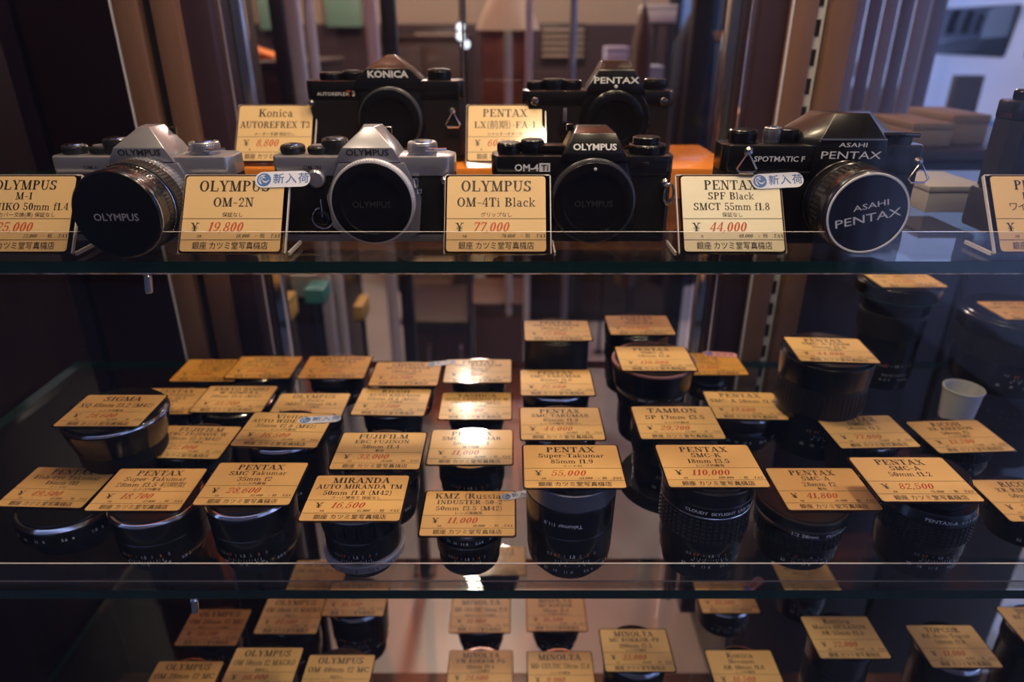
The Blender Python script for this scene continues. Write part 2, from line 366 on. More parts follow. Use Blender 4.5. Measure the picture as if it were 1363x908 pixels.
X0, X1, Y1, HC = -2.6, 2.0, 4.6, 2.4
struct('floor', MB().box(((X0+X1)/2, (Y1+.2)/2, -.05), (X1-X0, Y1-.2, .1), floor_m))
struct('ceiling', MB().box(((X0+X1)/2, (Y1+.2)/2, HC+.05), (X1-X0, Y1-.2, .1), ceil_m))
struct('wall_left', MB().box((X0-.05, (Y1+.2)/2, HC/2), (.1, Y1-.2, HC), wall_m))
mb = MB().box(((X0+.95)/2, Y1+.05, .65), (.95-X0, .1, 1.3), wall_m)
mb.box(((X0+.95)/2, Y1+.05, 1.85), (.95-X0, .1, 1.1), band_m)
struct('wall_back', mb)
mb = MB().box((X1+.05, (Y1+.2)/2, .25), (.1, Y1-.2, .5), wall_m).box((X1+.05, (Y1+.2)/2, 2.3), (.1, Y1-.2, .2), wall_m)
struct('wall_right', mb)
for nm, ax in (('window_2', 0), ('window_3', 1)):
    m_ = MB()
    if ax == 0:
        m_.box((1.475, Y1+.05, .25), (1.05, .1, .5), wall_m).box((1.475, Y1+.05, 2.3), (1.05, .1, .2), wall_m)
        for x in (.98, 1.30, 1.62, 1.97): m_.box((x, Y1+.03, 1.35), (.05, .06, 1.7), frame_m)
    else:
        for y in (.45, 4.5): m_.box((X1+.03, y, 1.35), (.06, .05, 1.7), frame_m)
        m_.box((X1+.03, 2.6, 1.62), (.05, 3.8, .03), frame_m)
    struct(nm, m_)
# front window between the street and the case: one pane of clear glass
b = MB(); x0, x1, z0, z1, yf, yb = -1.3, 1.7, .12, 2.3, .262, .268
b.add([(x0, yf, z0), (x1, yf, z0), (x1, yf, z1), (x0, yf, z1)], [(0, 1, 2, 3)], pane_front)
b.add([(x0, yb, z0), (x1, yb, z0), (x1, yb, z1), (x0, yb, z1)], [(3, 2, 1, 0)], pane_back)
for q in ([(x0, yf, z0), (x1, yf, z0), (x1, yb, z0), (x0, yb, z0)], [(x0, yf, z1), (x1, yf, z1), (x1, yb, z1), (x0, yb, z1)],
          [(x0, yf, z0), (x0, yb, z0), (x0, yb, z1), (x0, yf, z1)], [(x1, yf, z0), (x1, yb, z0), (x1, yb, z1), (x1, yf, z1)]):
    b.add(q, [(0, 1, 2, 3)], glass_edge)
struct('window_1', b)
struct('wall_front', MB().box((-1.95, .265, HC/2), (1.3, .13, HC), brown_facade))
struct('trim_1', MB().box((1.85, .265, HC/2), (.3, .13, HC), brown_facade))
struct('trim_2', MB().box((.2, .265, .06), (3.0, .13, .12), brown_facade))
struct('trim_3', MB().box((.2, .265, 2.35), (3.0, .13, .1), brown_facade).box((-.4, -.35, 2.65), (4.6, 1.2, .06), brown_facade).box((-.4, .2, 2.5), (4.6, .1, .3), brown_facade))  # includes a canopy out of view, added to cut sky light
struct('floor_street', MB().box((0, 0, -.2), (40, 40, .2), asphalt))
# the other side of the street: dark shopfronts on the left, a pale tiled one on the right
mb = MB().box((-3.45, -3.6, 2.4), (10.7, .6, 5), brown_facade)
struct('wall_street_left', mb)
mb = MB().box((4.3, -3.4, 2.9), (4.6, .6, 6), facade_m)
for i in range(3):
    mb.box((3.0+1.3*i, -3.08, 1.9), (.7, .06, 1.2), dark_glass)
mb.box((4.3, -2.55, .01), (4.6, 1.5, .22), facade_m)
struct('wall_street_right', mb)

# ------------------------------------------------------------------ glass shelves, case
def glass_shelf(name, label, x0, x1, y0, y1, z, th=.010):
    o = thing(name, label, 'glass shelf', ((x0+x1)/2, (y0+y1)/2, z), group='glass shelves of the case')
    a, b_, l = (x1-x0)/2, (y1-y0)/2, .0016
    m_ = MB()
    m_.add([(-a, -b_, 0), (a, -b_, 0), (a, b_, 0), (-a, b_, 0)], [(0, 1, 2, 3)], glass_face)
    m_.add([(-a, -b_+l, -th), (a, -b_+l, -th), (a, b_, -th), (-a, b_, -th)], [(3, 2, 1, 0)], glass_face)
    m_.add([(-a, -b_, 0), (a, -b_, 0), (a, -b_, -th+l), (-a, -b_, -th+l)], [(0, 3, 2, 1)], glass_edge)
    m_.add([(-a, -b_, -th+l), (a, -b_, -th+l), (a, -b_+l, -th), (-a, -b_+l, -th)], [(0, 3, 2, 1)], glass_chip)
    m_.add([(a, -b_, 0), (a, b_, 0), (a, b_, -th), (a, -b_, -th)], [(0, 1, 2, 3)], glass_edge)
    m_.add([(-a, -b_, 0), (-a, b_, 0), (-a, b_, -th), (-a, -b_, -th)], [(0, 3, 2, 1)], glass_edge)
    m_.add([(-a, b_, 0), (a, b_, 0), (a, b_, -th), (-a, b_, -th)], [(0, 1, 2, 3)], glass_edge)
    m_.build('glass_sheet', o, smooth=False)
    return o
CX0, CX1 = -.565, .86
S1 = glass_shelf('glass_shelf', 'upper glass shelf carrying the row of cameras', CX0+.005, CX1-.005, .450, .79, SH1)
S2 = glass_shelf('glass_shelf', 'middle glass shelf carrying the crowd of lenses', CX0+.005, CX1-.005, .394, .79, SH2)
S3 = glass_shelf('glass_shelf', 'lowest glass shelf with lenses seen from above', CX0+.005, CX1-.005, .35, .79, SH3)
def front_rail(label, y, z, h, foot):
    o = thing('shelf_rail', label, 'rail', (.147, y, z), group='clear rails on the shelf fronts')
    L = CX1-CX0-.02; m_ = MB()
    def sheet(c, d, edge_faces):
        bx = MB().box(c, d, acrylic)
        for i, f in enumerate(bx.f):
            n = (Vector(bx.v[f[1]])-Vector(bx.v[f[0]])).cross(Vector(bx.v[f[2]])-Vector(bx.v[f[0]])).normalized()
            m_.add([bx.v[k] for k in f], [(0, 1, 2, 3)], acrylic_edge if edge_faces(n) else acrylic)
    sheet((0, .0010, h/2), (L, .0014, h), lambda n: n.z > .9)
    if foot: sheet((0, .0017+foot/2, .0008), (L, foot, .0014), lambda n: n.y > .9)
    m_.build('strip', o, smooth=False)
front_rail('clear plastic strip along the front of the camera shelf', .4505, SH1, .0205, 0)
front_rail('clear plastic strip along the front of the middle shelf', .3945, SH2, .025, .0065)
riser = tag(MB().box((0, 0, 0), (.47, .145, RISE-SH1-.001), amber_block, .0025).build('display_riser', None, (-.025, .7125, (RISE+SH1)/2)),
            'long amber block under the two black cameras at the back', 'riser')

case = thing('display_cabinet', 'dark wooden shop display cabinet with brown posts holding glass shelves', 'cabinet', (0, .8, 0))
def cpart(name, mb, parent=case): return mb.build(name, parent, (0, -.8, 0))
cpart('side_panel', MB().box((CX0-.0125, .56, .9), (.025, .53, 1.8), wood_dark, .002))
cpart('plinth', MB().box((.147, .53, .2), (1.43, .36, .40), mat('brown_plinth_board', (.13, .055, .035), .25, 0, .3, noise=(8, (.17, .08, .05), (.6, 8, 8))), .004))
cpart('added_back_panel', MB().box((-.42, .735, .257), (.30, .02, .51), wood_dark, .001))  # panel added to darken the lower left behind the lenses
cpart('top_board', MB().box((.147, .55, 1.83), (1.45, .56, .05), wood_red, .004))
standard_m = mat('shelf_standard_steel', (.78, .79, .84), .3, .2)
slot_m = mat('slot_shadow', (.01, .01, .012), .6)
def post(xc, y, wd, side, dark_std):
    z0, z1 = .4, 1.805
    p = cpart('post', MB().box((xc-wd*.31, y, (z0+z1)/2), (wd*.40, .045, z1-z0), wood_post, .0015)
              .box((xc+wd*.31, y, (z0+z1)/2), (wd*.40, .045, z1-z0), wood_post, .0015)
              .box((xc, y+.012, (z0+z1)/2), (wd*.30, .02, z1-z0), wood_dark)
              .box((xc-wd*.51-.0012, y-.021, (z0+z1)/2), (.0016, .004, z1-z0), standard_m))  # thin pale strip stands in for the highlight along the post edge
    m_ = MB(); n = int((z1-z0)/.030)
    sm = frame_m if dark_std else standard_m
    m_.box((xc, y-.004, (z0+z1)/2), (.0125, .010, z1-z0), sm, .001)
    m_.build('slotted_standard', p)
    s_ = MB()
    for i in range(n): s_.box((xc, y-.0092, z0+.03*(i+.5)), (.0050, .0012, .017), slot_m)
    s_.build('slots', p)
    cpart('stile', MB().box((xc+side*(wd*.5+.016), y+.006, (z0+z1)/2), (.030, .03, z1-z0), plum, .001))
    q = cpart('door_stile', MB().box((xc+side*(wd*.5+.044), y+.030, (z0+z1)/2), (.022, .022, z1-z0), bright, .002))
    MB().box((xc+side*(wd*.5+.044), y+.0185, (z0+z1)/2), (.0025, .002, z1-z0), slot_m).build('groove', q)
PX, PY = .334, .83
post(-.392, PY, .066, 1, True)
post(PX, PY, .066, -1, False)
cpart('back_door', MB().box((-.180, PY+.035, 1.1), (.255, .005, 1.4), door_glass))
cpart('back_door', MB().box((.093, PY+.045, 1.1), (.300, .005, 1.4), door_glass)
      .box((-.0575, PY+.0420, 1.1), (.0022, .002, 1.4), grey_metal))
lampcase = mat('lamp_housing', (.5, .5, .5), .3, .8)
glow = mat('lamp_glow', (1, .8, .6), .4, emit=(1, .78, .52), estr=55)
glow2 = mat('ceiling_lamp_glow', (1, .9, .8), .4, emit=(1, .86, .70), estr=40)
for x, y, z, e in CASE_LIGHTS:
    o = thing('case_downlight', 'round warm downlight under the top of the case', 'lamp', (x, y, z), group='downlights of the case')
    MB().lathe([(.040, .004), (.040, -.004), (.033, -.006), (.031, -.002), (.031, .004)], lampcase, n=32).build('ring', o)
    MB().lathe([(.0305, .002), (.0305, -.0015)], glow, n=32).build('bulb', o)
for x, y, z, e in SHOP_LIGHTS:
    o = thing('ceiling_lamp', 'round warm lamp hanging from the shop ceiling', 'lamp', (x, y, z), group='lamps of the shop ceiling')
    MB().lathe([(.012, HC-z), (.012, .06), (.075, .05), (.085, 0), (.078, 0), (.07, .04)], lampcase, n=32).build('housing', o)
    MB().lathe([(.042, .02), (.042, .006), (.03, .0)], glow2, n=32).build('bulb', o)

def clip(pt, label):
    o = thing('shelf_clip', label, 'clip', pt, group='steel clips under the shelf fronts')
    MB().lathe([(.0022, -.013), (.003, -.012), (.003, 0), (.0022, .001)], bright, Matrix.Rotation(R_(8), 4, 'Y'), n=16).build('pin', o)
    MB().tube([(.000, 0, .0005), (.002, -.0005, .0030), (.008, -.0005, .0032), (.012, 0, .001)], .0007, bright).build('wire', o)
clip((-.2535, .4505+.001, SH1-.0105), 'small bent steel clip under the front of the camera shelf')
clip((-.2435, .3945+.001, SH2-.0105), 'small bent steel clip under the front of the middle shelf')

# ------------------------------------------------------------------ price tags
SHOP = '\u9280\u5ea7 \u30ab\u30c4\u30df\u5802\u5199\u771f\u6a5f\u5e97'
TAXS = '\u7a0e'
CW, CH = .0722, .0545
def price_tag(label, group, lines, note, price, small, grade='AB', loc=(0, 0, 0), rot=(0, 0, 0), stand=None, pale=None, stickers=(), card=None, h=CH, cat='price tag'):
    o = thing('price_tag', label, cat, loc, group=group, rot=rot)
    k = h/.0545; CW = .0722 if not stand else .0695
    sl = MB().prism(rrect(CW+.0028, h+.0028, .003), 0, .0007, sleeve)
    sl.build('plastic_sleeve', o, smooth=False)
    m_ = MB().prism(rrect(CW, h, .0022), .0007, .0011, card or paper)
    Z = .00118
    def put(ps, wd, size, x, y, mt, align=0, maxw=.066):
        sx = min(1.0, maxw/max(wd*size, 1e-6))
        ox = x-(.5 if align == 0 else (1 if align > 0 else 0))*wd*size*sx
        m_.flat(ps, mt, lambda a, b_: (ox+a*size*sx, y*k+(b_-.5)*size*k, Z))
    ys = {1: [.014], 2: [.0200, .0082], 3: [.0208, .0128, .0050]}[len(lines)]
    sz = {1: [.0078], 2: [.0079, .0066], 3: [.0070, .0053, .0053]}[len(lines)]
    for i, ln in enumerate(lines):
        ps, wd = serif(ln); put(ps, wd, sz[i], 0, ys[i], ink, maxw=.058 if i == 0 else .066)
    if note:
        ps, wd = sans(note, .01); put(ps, wd, .0027, 0, -.0010, ink, maxw=.05)
    m_.add([(-CW/2, -.0036*k, Z), (CW/2, -.0036*k, Z), (CW/2, -.0040*k, Z), (-CW/2, -.0040*k, Z)], [(3, 2, 1, 0)], ink)
    m_.add([(-CW/2, -.0188*k, Z), (CW/2, -.0188*k, Z), (CW/2, -.0192*k, Z), (-CW/2, -.0192*k, Z)], [(3, 2, 1, 0)], ink)
    ps, wd = serif('\u00a5'); put(ps, wd, .0060, -.0255, -.0098, ink)
    if price:
        ps, wd = serif(price, .26); put(ps, wd, .0068, -.0170, -.0098, price_ink, -1)
    if grade:
        ps, wd = serif(grade); put(ps, wd, .0020, -.022, -.0164, ink)
    if small:
        ps, wd = serif(small, .26); put(ps, wd, .0026, .013, -.0162, ink, 1)
        ps, wd = serif('+', .2); put(ps, wd, .0026, .0175, -.0162, ink)
        ps, wd = sans(TAXS); put(ps, wd, .0026, .0220, -.0162, ink)
        ps, wd = serif('.TAX', .26); put(ps, wd, .0026, .0345, -.0162, ink, 1)
    ps, wd = sans(SHOP, .012); put(ps, wd, .0042, .000, -.0232, ink, maxw=.0525)
    m_.build('card', o, smooth=False)
    for (sx, sy, ang, s_, mt) in stickers:
        arrival(o, sx, sy, ang, s_, mt)
    if stand: stand(o, h)
    return o
def arrival(parent, x, y, ang, s=1.0, base=None, name='arrival_sticker', z=.0013):
    base = base or sticker_white
    m_ = MB().prism(rrect(.039*s, .0120*s, .0058*s), 0, .0004, base)
    e = (-.0131*s, 0)
    m_.flat([[(e[0]+.0050*s*cos(2*pi*i/24), .0050*s*sin(2*pi*i/24)) for i in range(24)]], sticker_blue, lambda a, b_: (a, b_, .0005))
    for j, (r, xx, yy, a0, a1) in enumerate(((.0038, 0, 0, 75, 250), (.0026, -.0003, -.0008, 60, 230), (.0030, .0012, .0012, 200, 330), (.0018, .0010, -.0006, 180, 350), (.0014, -.0012, .0016, 0, 130))):
        m_.flat(ell(e[0]+xx*s, yy*s, r*s, r*s, a0, a1, .0005*s, .0005*s), base, lambda a, b_: (a, b_, .0006))
    if base is sticker_white:
        for i, chx in enumerate('\u65b0\u5165\u8377'):
            ps, wd = sans(chx, .015); sz = .0060*s
            m_.flat(ps, sticker_blue, lambda a, b_, i=i, wd=wd, sz=sz: ((-.0034+.0088*i)*s+(a-wd/2)*sz+.0006*s, (b_-.42)*sz*1.0, .0005))
    else:
        for i in range(3):
            m_.flat(bar((-.005+.0075*i)*s, (.0004+.0075*i)*s, -.002*s, .004*s), price_ink, lambda a, b_: (a, b_, .0005))
    o = m_.build(name, parent, (x, y, z), smooth=False, rot=(0, 0, R_(ang)))
    o['label'] = 'pink rounded new-arrival sticker' if base is sticker_pink else 'pale rounded sticker with blue emblem'
    return o
def acrylic_stand(side):
    def make(o, h):
        # a bent clear sheet behind the card with a foot that comes forward
        CW = .0695; m_ = MB().box((side*.001, 0, -.0012), (CW+.004, h+.002, .0020), acrylic)
        for sx in (-1, 1): m_.box((side*.001+sx*(CW/2+.0024), 0, -.0010), (.0008, h+.002, .0024), acrylic_edge)
        m_.box((side*.001, h/2+.0014, -.0010), (CW+.004, .0008, .0024), acrylic_edge)
        m_.build('stand', o, smooth=False)
        tilt = R_(54)                                        # foot lies on the shelf whatever the tilt
        Mx = Matrix.Translation((side*.004, -h/2-.0012, -.0005)) @ Matrix.Rotation(-tilt, 4, 'X')
        f_ = MB().box((0, .015, 0), (CW+.004, .030, .0020), acrylic, M=Mx)
        f_.box((side*(CW/2+.002), .015, 0), (.0014, .030, .0026), acrylic_edge, M=Mx)
        f_.build('foot', o, smooth=False)
    return make

# ------------------------------------------------------------------ lenses
NUMS = '22 16 11 8 5.6 4 2.8 2'.split()
DIST = '0.5 0.7 1 1.5 2 3 5'.split()
def seg(o, name, R, h, z0, z1, r0, r1, m, feat=None, label=None, rng=None):
    z0 *= h; z1 *= h; r0 *= R; r1 *= R; c = min(.0007, (z1-z0)*.2)
    mb = MB().lathe([(max(r0-c, 1e-4), z0), (r0, z0+c), (r1, z1-c), (max(r1-c, 1e-4), z1)], m, n=56)
    rm = (r0+r1)/2; hh = z1-z0
    if feat == 'ribs': mb.ribs(rm-.0001, z0+hh*.10, z1-hh*.10, .0007, 56, m)
    elif feat == 'fine': mb.ribs(rm-.0001, z0+hh*.15, z1-hh*.15, .0005, 84, m)
    elif feat == 'grid': mb.ribs(rm-.0001, z0+hh*.06, z1-hh*.06, .0009, 46, grip, rows=6)
    elif feat == 'scallop': mb.ribs(rm-.0001, z0+hh*.05, z1-hh*.05, .0014, 20, m, fill=.72)
    elif feat == 'nums' or feat == 'nums_dark':
        for i, s_ in enumerate(NUMS):
            ps, wd = sans(s_, .01); mb.wrap(ps, wd, min(.0026, hh*.5), rm+.00025, -42+14*i+6*(len(s_) > 1), z0+hh*.5, dark_ink if feat == 'nums_dark' else white_ink)
    elif feat == 'scale':
        for i, s_ in enumerate(DIST):
            ps, wd = sans(s_, .01); mb.wrap(ps, wd, min(.0028, hh*.16), rm+.0003, -30+10*i, z0+hh*.40, (red_ink if i % 4 == 1 else white_ink) if i % 2 else grey_ink)
        for i in range(-6, 7):
            L = .0026 if i % 2 == 0 else .0016
            mb.wrap([[(0, 0), (.13, 0), (.13, 1), (0, 1)]], .13, min(L, hh*.14), rm+.0003, i*3.6, z0+hh*.17, red_ink if i == 0 else white_ink)
        for i, s_ in enumerate(('16', '8', '4', '4', '8', '16')):
            ps, wd = sans(s_, .01); mb.wrap(ps, wd, min(.0018, hh*.09), rm+.0003, (-24, -16, -9, 9, 16, 24)[i], z0+hh*.055, white_ink)
    elif feat and feat.startswith('text:'):
        _, txt, ang, flip, size = feat.split(':')
        ps, wd = sans(txt, .015); mb.wrap(ps, wd, float(size), rm+.0004, float(ang), z0+hh*.5, white_ink, flip == '1', 1.15)
    p = mb.build(name, o)
    if label: p['label'] = label
    return p
B, S_, CAP, RB = None, None, None, None
def style_parts(style):
    bk, ck, rb, sv, gm = black_metal, black_cap, black_rubber, bright, grey_metal
    return {
     'plain': [('rear_cap', 0, .22, .80, .80, ck, 'fine'), ('aperture_ring', .22, .40, .90, .90, bk, 'nums'), ('barrel', .40, .72, .95, .95, bk, 'scale'), ('focus_ring', .72, .93, .98, .98, rb, 'ribs'), ('front_rim', .93, .985, 1, .99, sv, None), ('front_cap', .955, 1, .9, .9, ck, None)],
     'black': [('rear_cap', 0, .18, .80, .80, ck, 'fine'), ('aperture_ring', .18, .34, .90, .90, bk, 'nums'), ('barrel', .34, .62, .95, .95, bk, 'scale'), ('focus_ring', .62, .90, .97, .97, rb, 'grid'), ('front_rim', .90, .985, 1, 1, bk, None), ('front_cap', .955, 1, .9, .9, ck, None)],
     'ring': [('rear_cap', 0, .22, .80, .80, ck, 'fine'), ('aperture_ring', .22, .40, .90, .90, bk, 'nums'), ('barrel', .40, .74, .95, .97, bk, 'scale'), ('focus_ring', .74, .92, .97, .97, bk, 'ribs'), ('front_rim', .92, .965, 1, .97, sv, None), ('front_cap', .94, 1, .92, .92, ck, None)],
     'takumar': [('rear_cap', 0, .17, .76, .76, ck, 'fine'), ('aperture_ring', .17, .27, .86, .90, bk, 'nums'), ('barrel', .27, .60, .95, .97, bk, 'scale'), ('focus_ring', .60, .93, .97, 1.0, bk, None), ('front_rim', .93, .975, 1, .97, sv, None), ('front_cap', .95, 1, .9, .9, ck, None)],
     'miranda': [('rear_cap', 0, .17, .72, .72, ck, 'fine'), ('aperture_ring', .17, .29, .99, 1.02, silver_paint, 'nums_dark'), ('barrel', .29, .58, .93, .93, bk, 'scale'), ('focus_ring', .58, .88, .93, .95, bk, 'scallop'), ('front_rim', .88, .97, 1, .93, sv, None), ('front_cap', .93, 1, .86, .86, ck, None)],
     'tiny': [('rear_cap', 0, .34, .92, .94, ck, 'fine'), ('barrel', .34, .74, 1, 1.04, bk, 'scale'), ('aperture_ring', .74, .92, .96, .93, bk, 'nums'), ('front_rim', .92, .985, .88, .82, sv, None), ('front_cap', .96, 1, .74, .74, ck, None)],
     'super': [('rear_cap', 0, .10, .70, .72, ck, 'fine'), ('aperture_ring', .10, .22, .90, .93, bk, 'nums'), ('barrel', .22, .50, .93, .95, bk, 'scale'), ('focus_ring', .50, .78, .95, .97, bk, 'text:Takumar 1\u22361.9:-14:1:.0032'), ('front_band', .78, .95, .97, 1, gm, None), ('front_rim', .95, .985, .97, .95, bk, None), ('front_cap', .955, 1, .88, .88, ck, None)],
     'grid': [('rear_cap', 0, .13, .78, .78, ck, 'fine'), ('aperture_ring', .13, .25, .86, .86, bk, 'nums'), ('barrel', .25, .44, .90, .90, bk, 'scale'), ('focus_ring', .44, .72, .93, .94, rb, 'grid'), ('silver_line', .72, .735, .96, .96, sv, None), ('filter_ring', .735, .84, .95, .97, bk, 'text:CLOUDY  SKYLIGHT  UV(L39):4:0:.0026'), ('front_rim', .84, .985, .97, 1.0, bk, None), ('front_cap', .955, 1, .92, .92, ck, None)],
     'atype': [('rear_cap', 0, .13, .78, .78, ck, 'fine'), ('aperture_ring', .13, .26, .88, .88, bk, 'nums'), ('barrel', .26, .44, .90, .90, bk, 'scale'), ('focus_ring', .44, .68, .92, .93, rb, 'grid'), ('name_ring', .68, .84, .93, 1, bk, 'text:1\u22362 28mm    PENTAX-A:10:0:.0032'), ('front_rim', .84, .985, 1, 1, bk, None), ('front_cap', .955, 1, .92, .92, ck, None)],
     'neck': [('rear_cap', 0, .12, .80, .80, ck, 'fine'), ('aperture_ring', .12, .24, .90, .90, bk, 'nums'), ('barrel', .24, .42, .93, .93, bk, 'scale'), ('focus_ring', .42, .66, .96, .97, rb, 'grid'), ('name_ring', .66, .77, 1.0, .94, bk, 'text:PENTAX-A  1\u22361.2 50mm:8:0:.0030'), ('neck', .77, .985, .74, .70, bk, 'ribs'), ('front_cap', .96, 1, .66, .66, ck, None)],
     'hood': [('rear_cap', 0, .14, .72, .72, ck, 'fine'), ('barrel', .14, .45, .78, .78, bk, 'scale'), ('focus_ring', .45, .60, .80, .80, rb, 'ribs'), ('name_ring', .60, .69, .84, .90, bk, 'text:SMC PENTAX-A    1\u22362.8:6:0:.0030'), ('hood_bowl', .69, .96, .92, 1.0, bk, None), ('front_rim', .96, .985, 1.005, 1.0, mat('rosy_rim', (.42, .22, .24), .3, .6), None), ('front_cap', .955, 1, .93, .93, ck, None)],
     'tall': [('rear_cap', 0, .12, .84, .84, ck, 'fine'), ('aperture_ring', .12, .24, .90, .90, bk, 'nums'), ('barrel', .24, .46, .92, .92, bk, 'scale'), ('focus_ring', .46, .74, .94, .94, rb, 'ribs'), ('front_barrel', .74, .97, .96, 1, bk, None), ('front_cap', .955, 1, .93, .93, ck, None)],
     'can': [('rear_cap', 0, .14, .95, .95, ck, None), ('pouch_body', .14, .97, .99, 1, black_satin, None), ('lid', .965, 1, .97, .97, ck, None)],
     'tele': [('rear_cap', 0, .10, .70, .70, ck, None), ('barrel', .10, .50, .76, .78, bk, 'scale'), ('focus_ring', .50, .72, .80, .80, rb, 'ribs'), ('collar', .72, .86, .80, .84, bk, None), ('green_line', .86, .875, .97, .97, mat('green_line', (.05, .14, .12), .4), None), ('hood_ring', .875, .985, 1, 1, bk, None), ('front_cap', .955, 1, .93, .93, ck, None)],
     'flange': [('hood', 0, .20, 1.18, 1.15, bk, None), ('aperture_ring', .20, .34, .88, .88, bk, 'nums'), ('barrel', .34, .60, .92, .92, bk, 'scale'), ('focus_ring', .60, .86, .95, .96, rb, 'ribs'), ('front_rim', .86, .985, 1, 1, bk, None), ('front_cap', .955, 1, .93, .93, ck, None)],
     'double': [('rear_cap', 0, .22, .84, .84, ck, 'fine'), ('lower_barrel', .22, .52, 1, 1, bk, 'nums'), ('silver_line', .52, .56, .9, .9, sv, None), ('upper_barrel', .56, .92, .92, 1, bk, 'ribs'), ('front_rim', .92, .985, 1, .96, sv, None), ('front_cap', .96, 1, .9, .9, ck, None)],
     'wide': [('rear_cap', 0, .16, .62, .62, ck, 'fine'), ('aperture_ring', .16, .28, .72, .72, bk, 'nums'), ('barrel', .28, .46, .76, .80, bk, 'scale'), ('focus_ring', .46, .62, .82, .82, rb, 'fine'), ('front_bowl', .62, .94, .86, 1, bk, None), ('front_rim', .94, .975, 1.0, .98, sv, None), ('front_cap', .95, 1, .94, .94, ck, None)],
     'pancake': [('rear_cap', 0, .45, .80, .80, ck, 'fine'), ('barrel', .45, .85, 1, 1, bk, 'nums'), ('front_rim', .85, .95, 1, .96, sv, None), ('front_cap', .93, 1, .9, .9, ck, None)],
    }[style]
def lens(style, R, h, loc, label, group, rz=0):
    o = thing('camera_lens', label, 'lens', loc, R_(rz), group)
    for p in style_parts(style): seg(o, p[0], R, h, *p[1:7])
    return o
def lens_with_tag(where, look, X, Y, Z, R, style, lines, note, price, small, grade='AB', dy=.004, dx=0, rz=0, shelf=SH2, stickers=(), card=None, yaw=0, tagwords=''):
    h = EYE+Z-.0004-shelf
    lens(style, R, h, (X+dx, Y+dy, shelf), '%s, %s' % (look, where), 'lenses on the middle shelf' if shelf == SH2 else 'lenses on the lowest shelf', rz)
    pr = ('%s price tag marked %s' % (tagwords or 'amber', price)) if price else '%s price tag' % (tagwords or 'amber')
    return price_tag('%s on lens, %s' % (pr, where), 'price tags on the middle shelf' if shelf == SH2 else 'price tags on the lowest shelf',
              lines, note, price, small, grade, (X, Y, EYE+Z-.0003), (0, 0, R_(yaw)), stickers=stickers, card=card)
N1 = '\u30ec\u30f3\u30ba\u5185\u96e3\u6709'; N2 = '\u4fdd\u8a3c\u306a\u3057'; N3 = '\u30d5\u30fc\u30c9\u4ed8'; N4 = '\u30b1\u30fc\u30b9\u4ed8'
F = lambda n: '%s from left in front row' % n
S2w = lambda n: '%s from left in second row' % n
T3w = lambda n: '%s from left in third row' % n
K4 = lambda n: '%s from left in rear row' % n
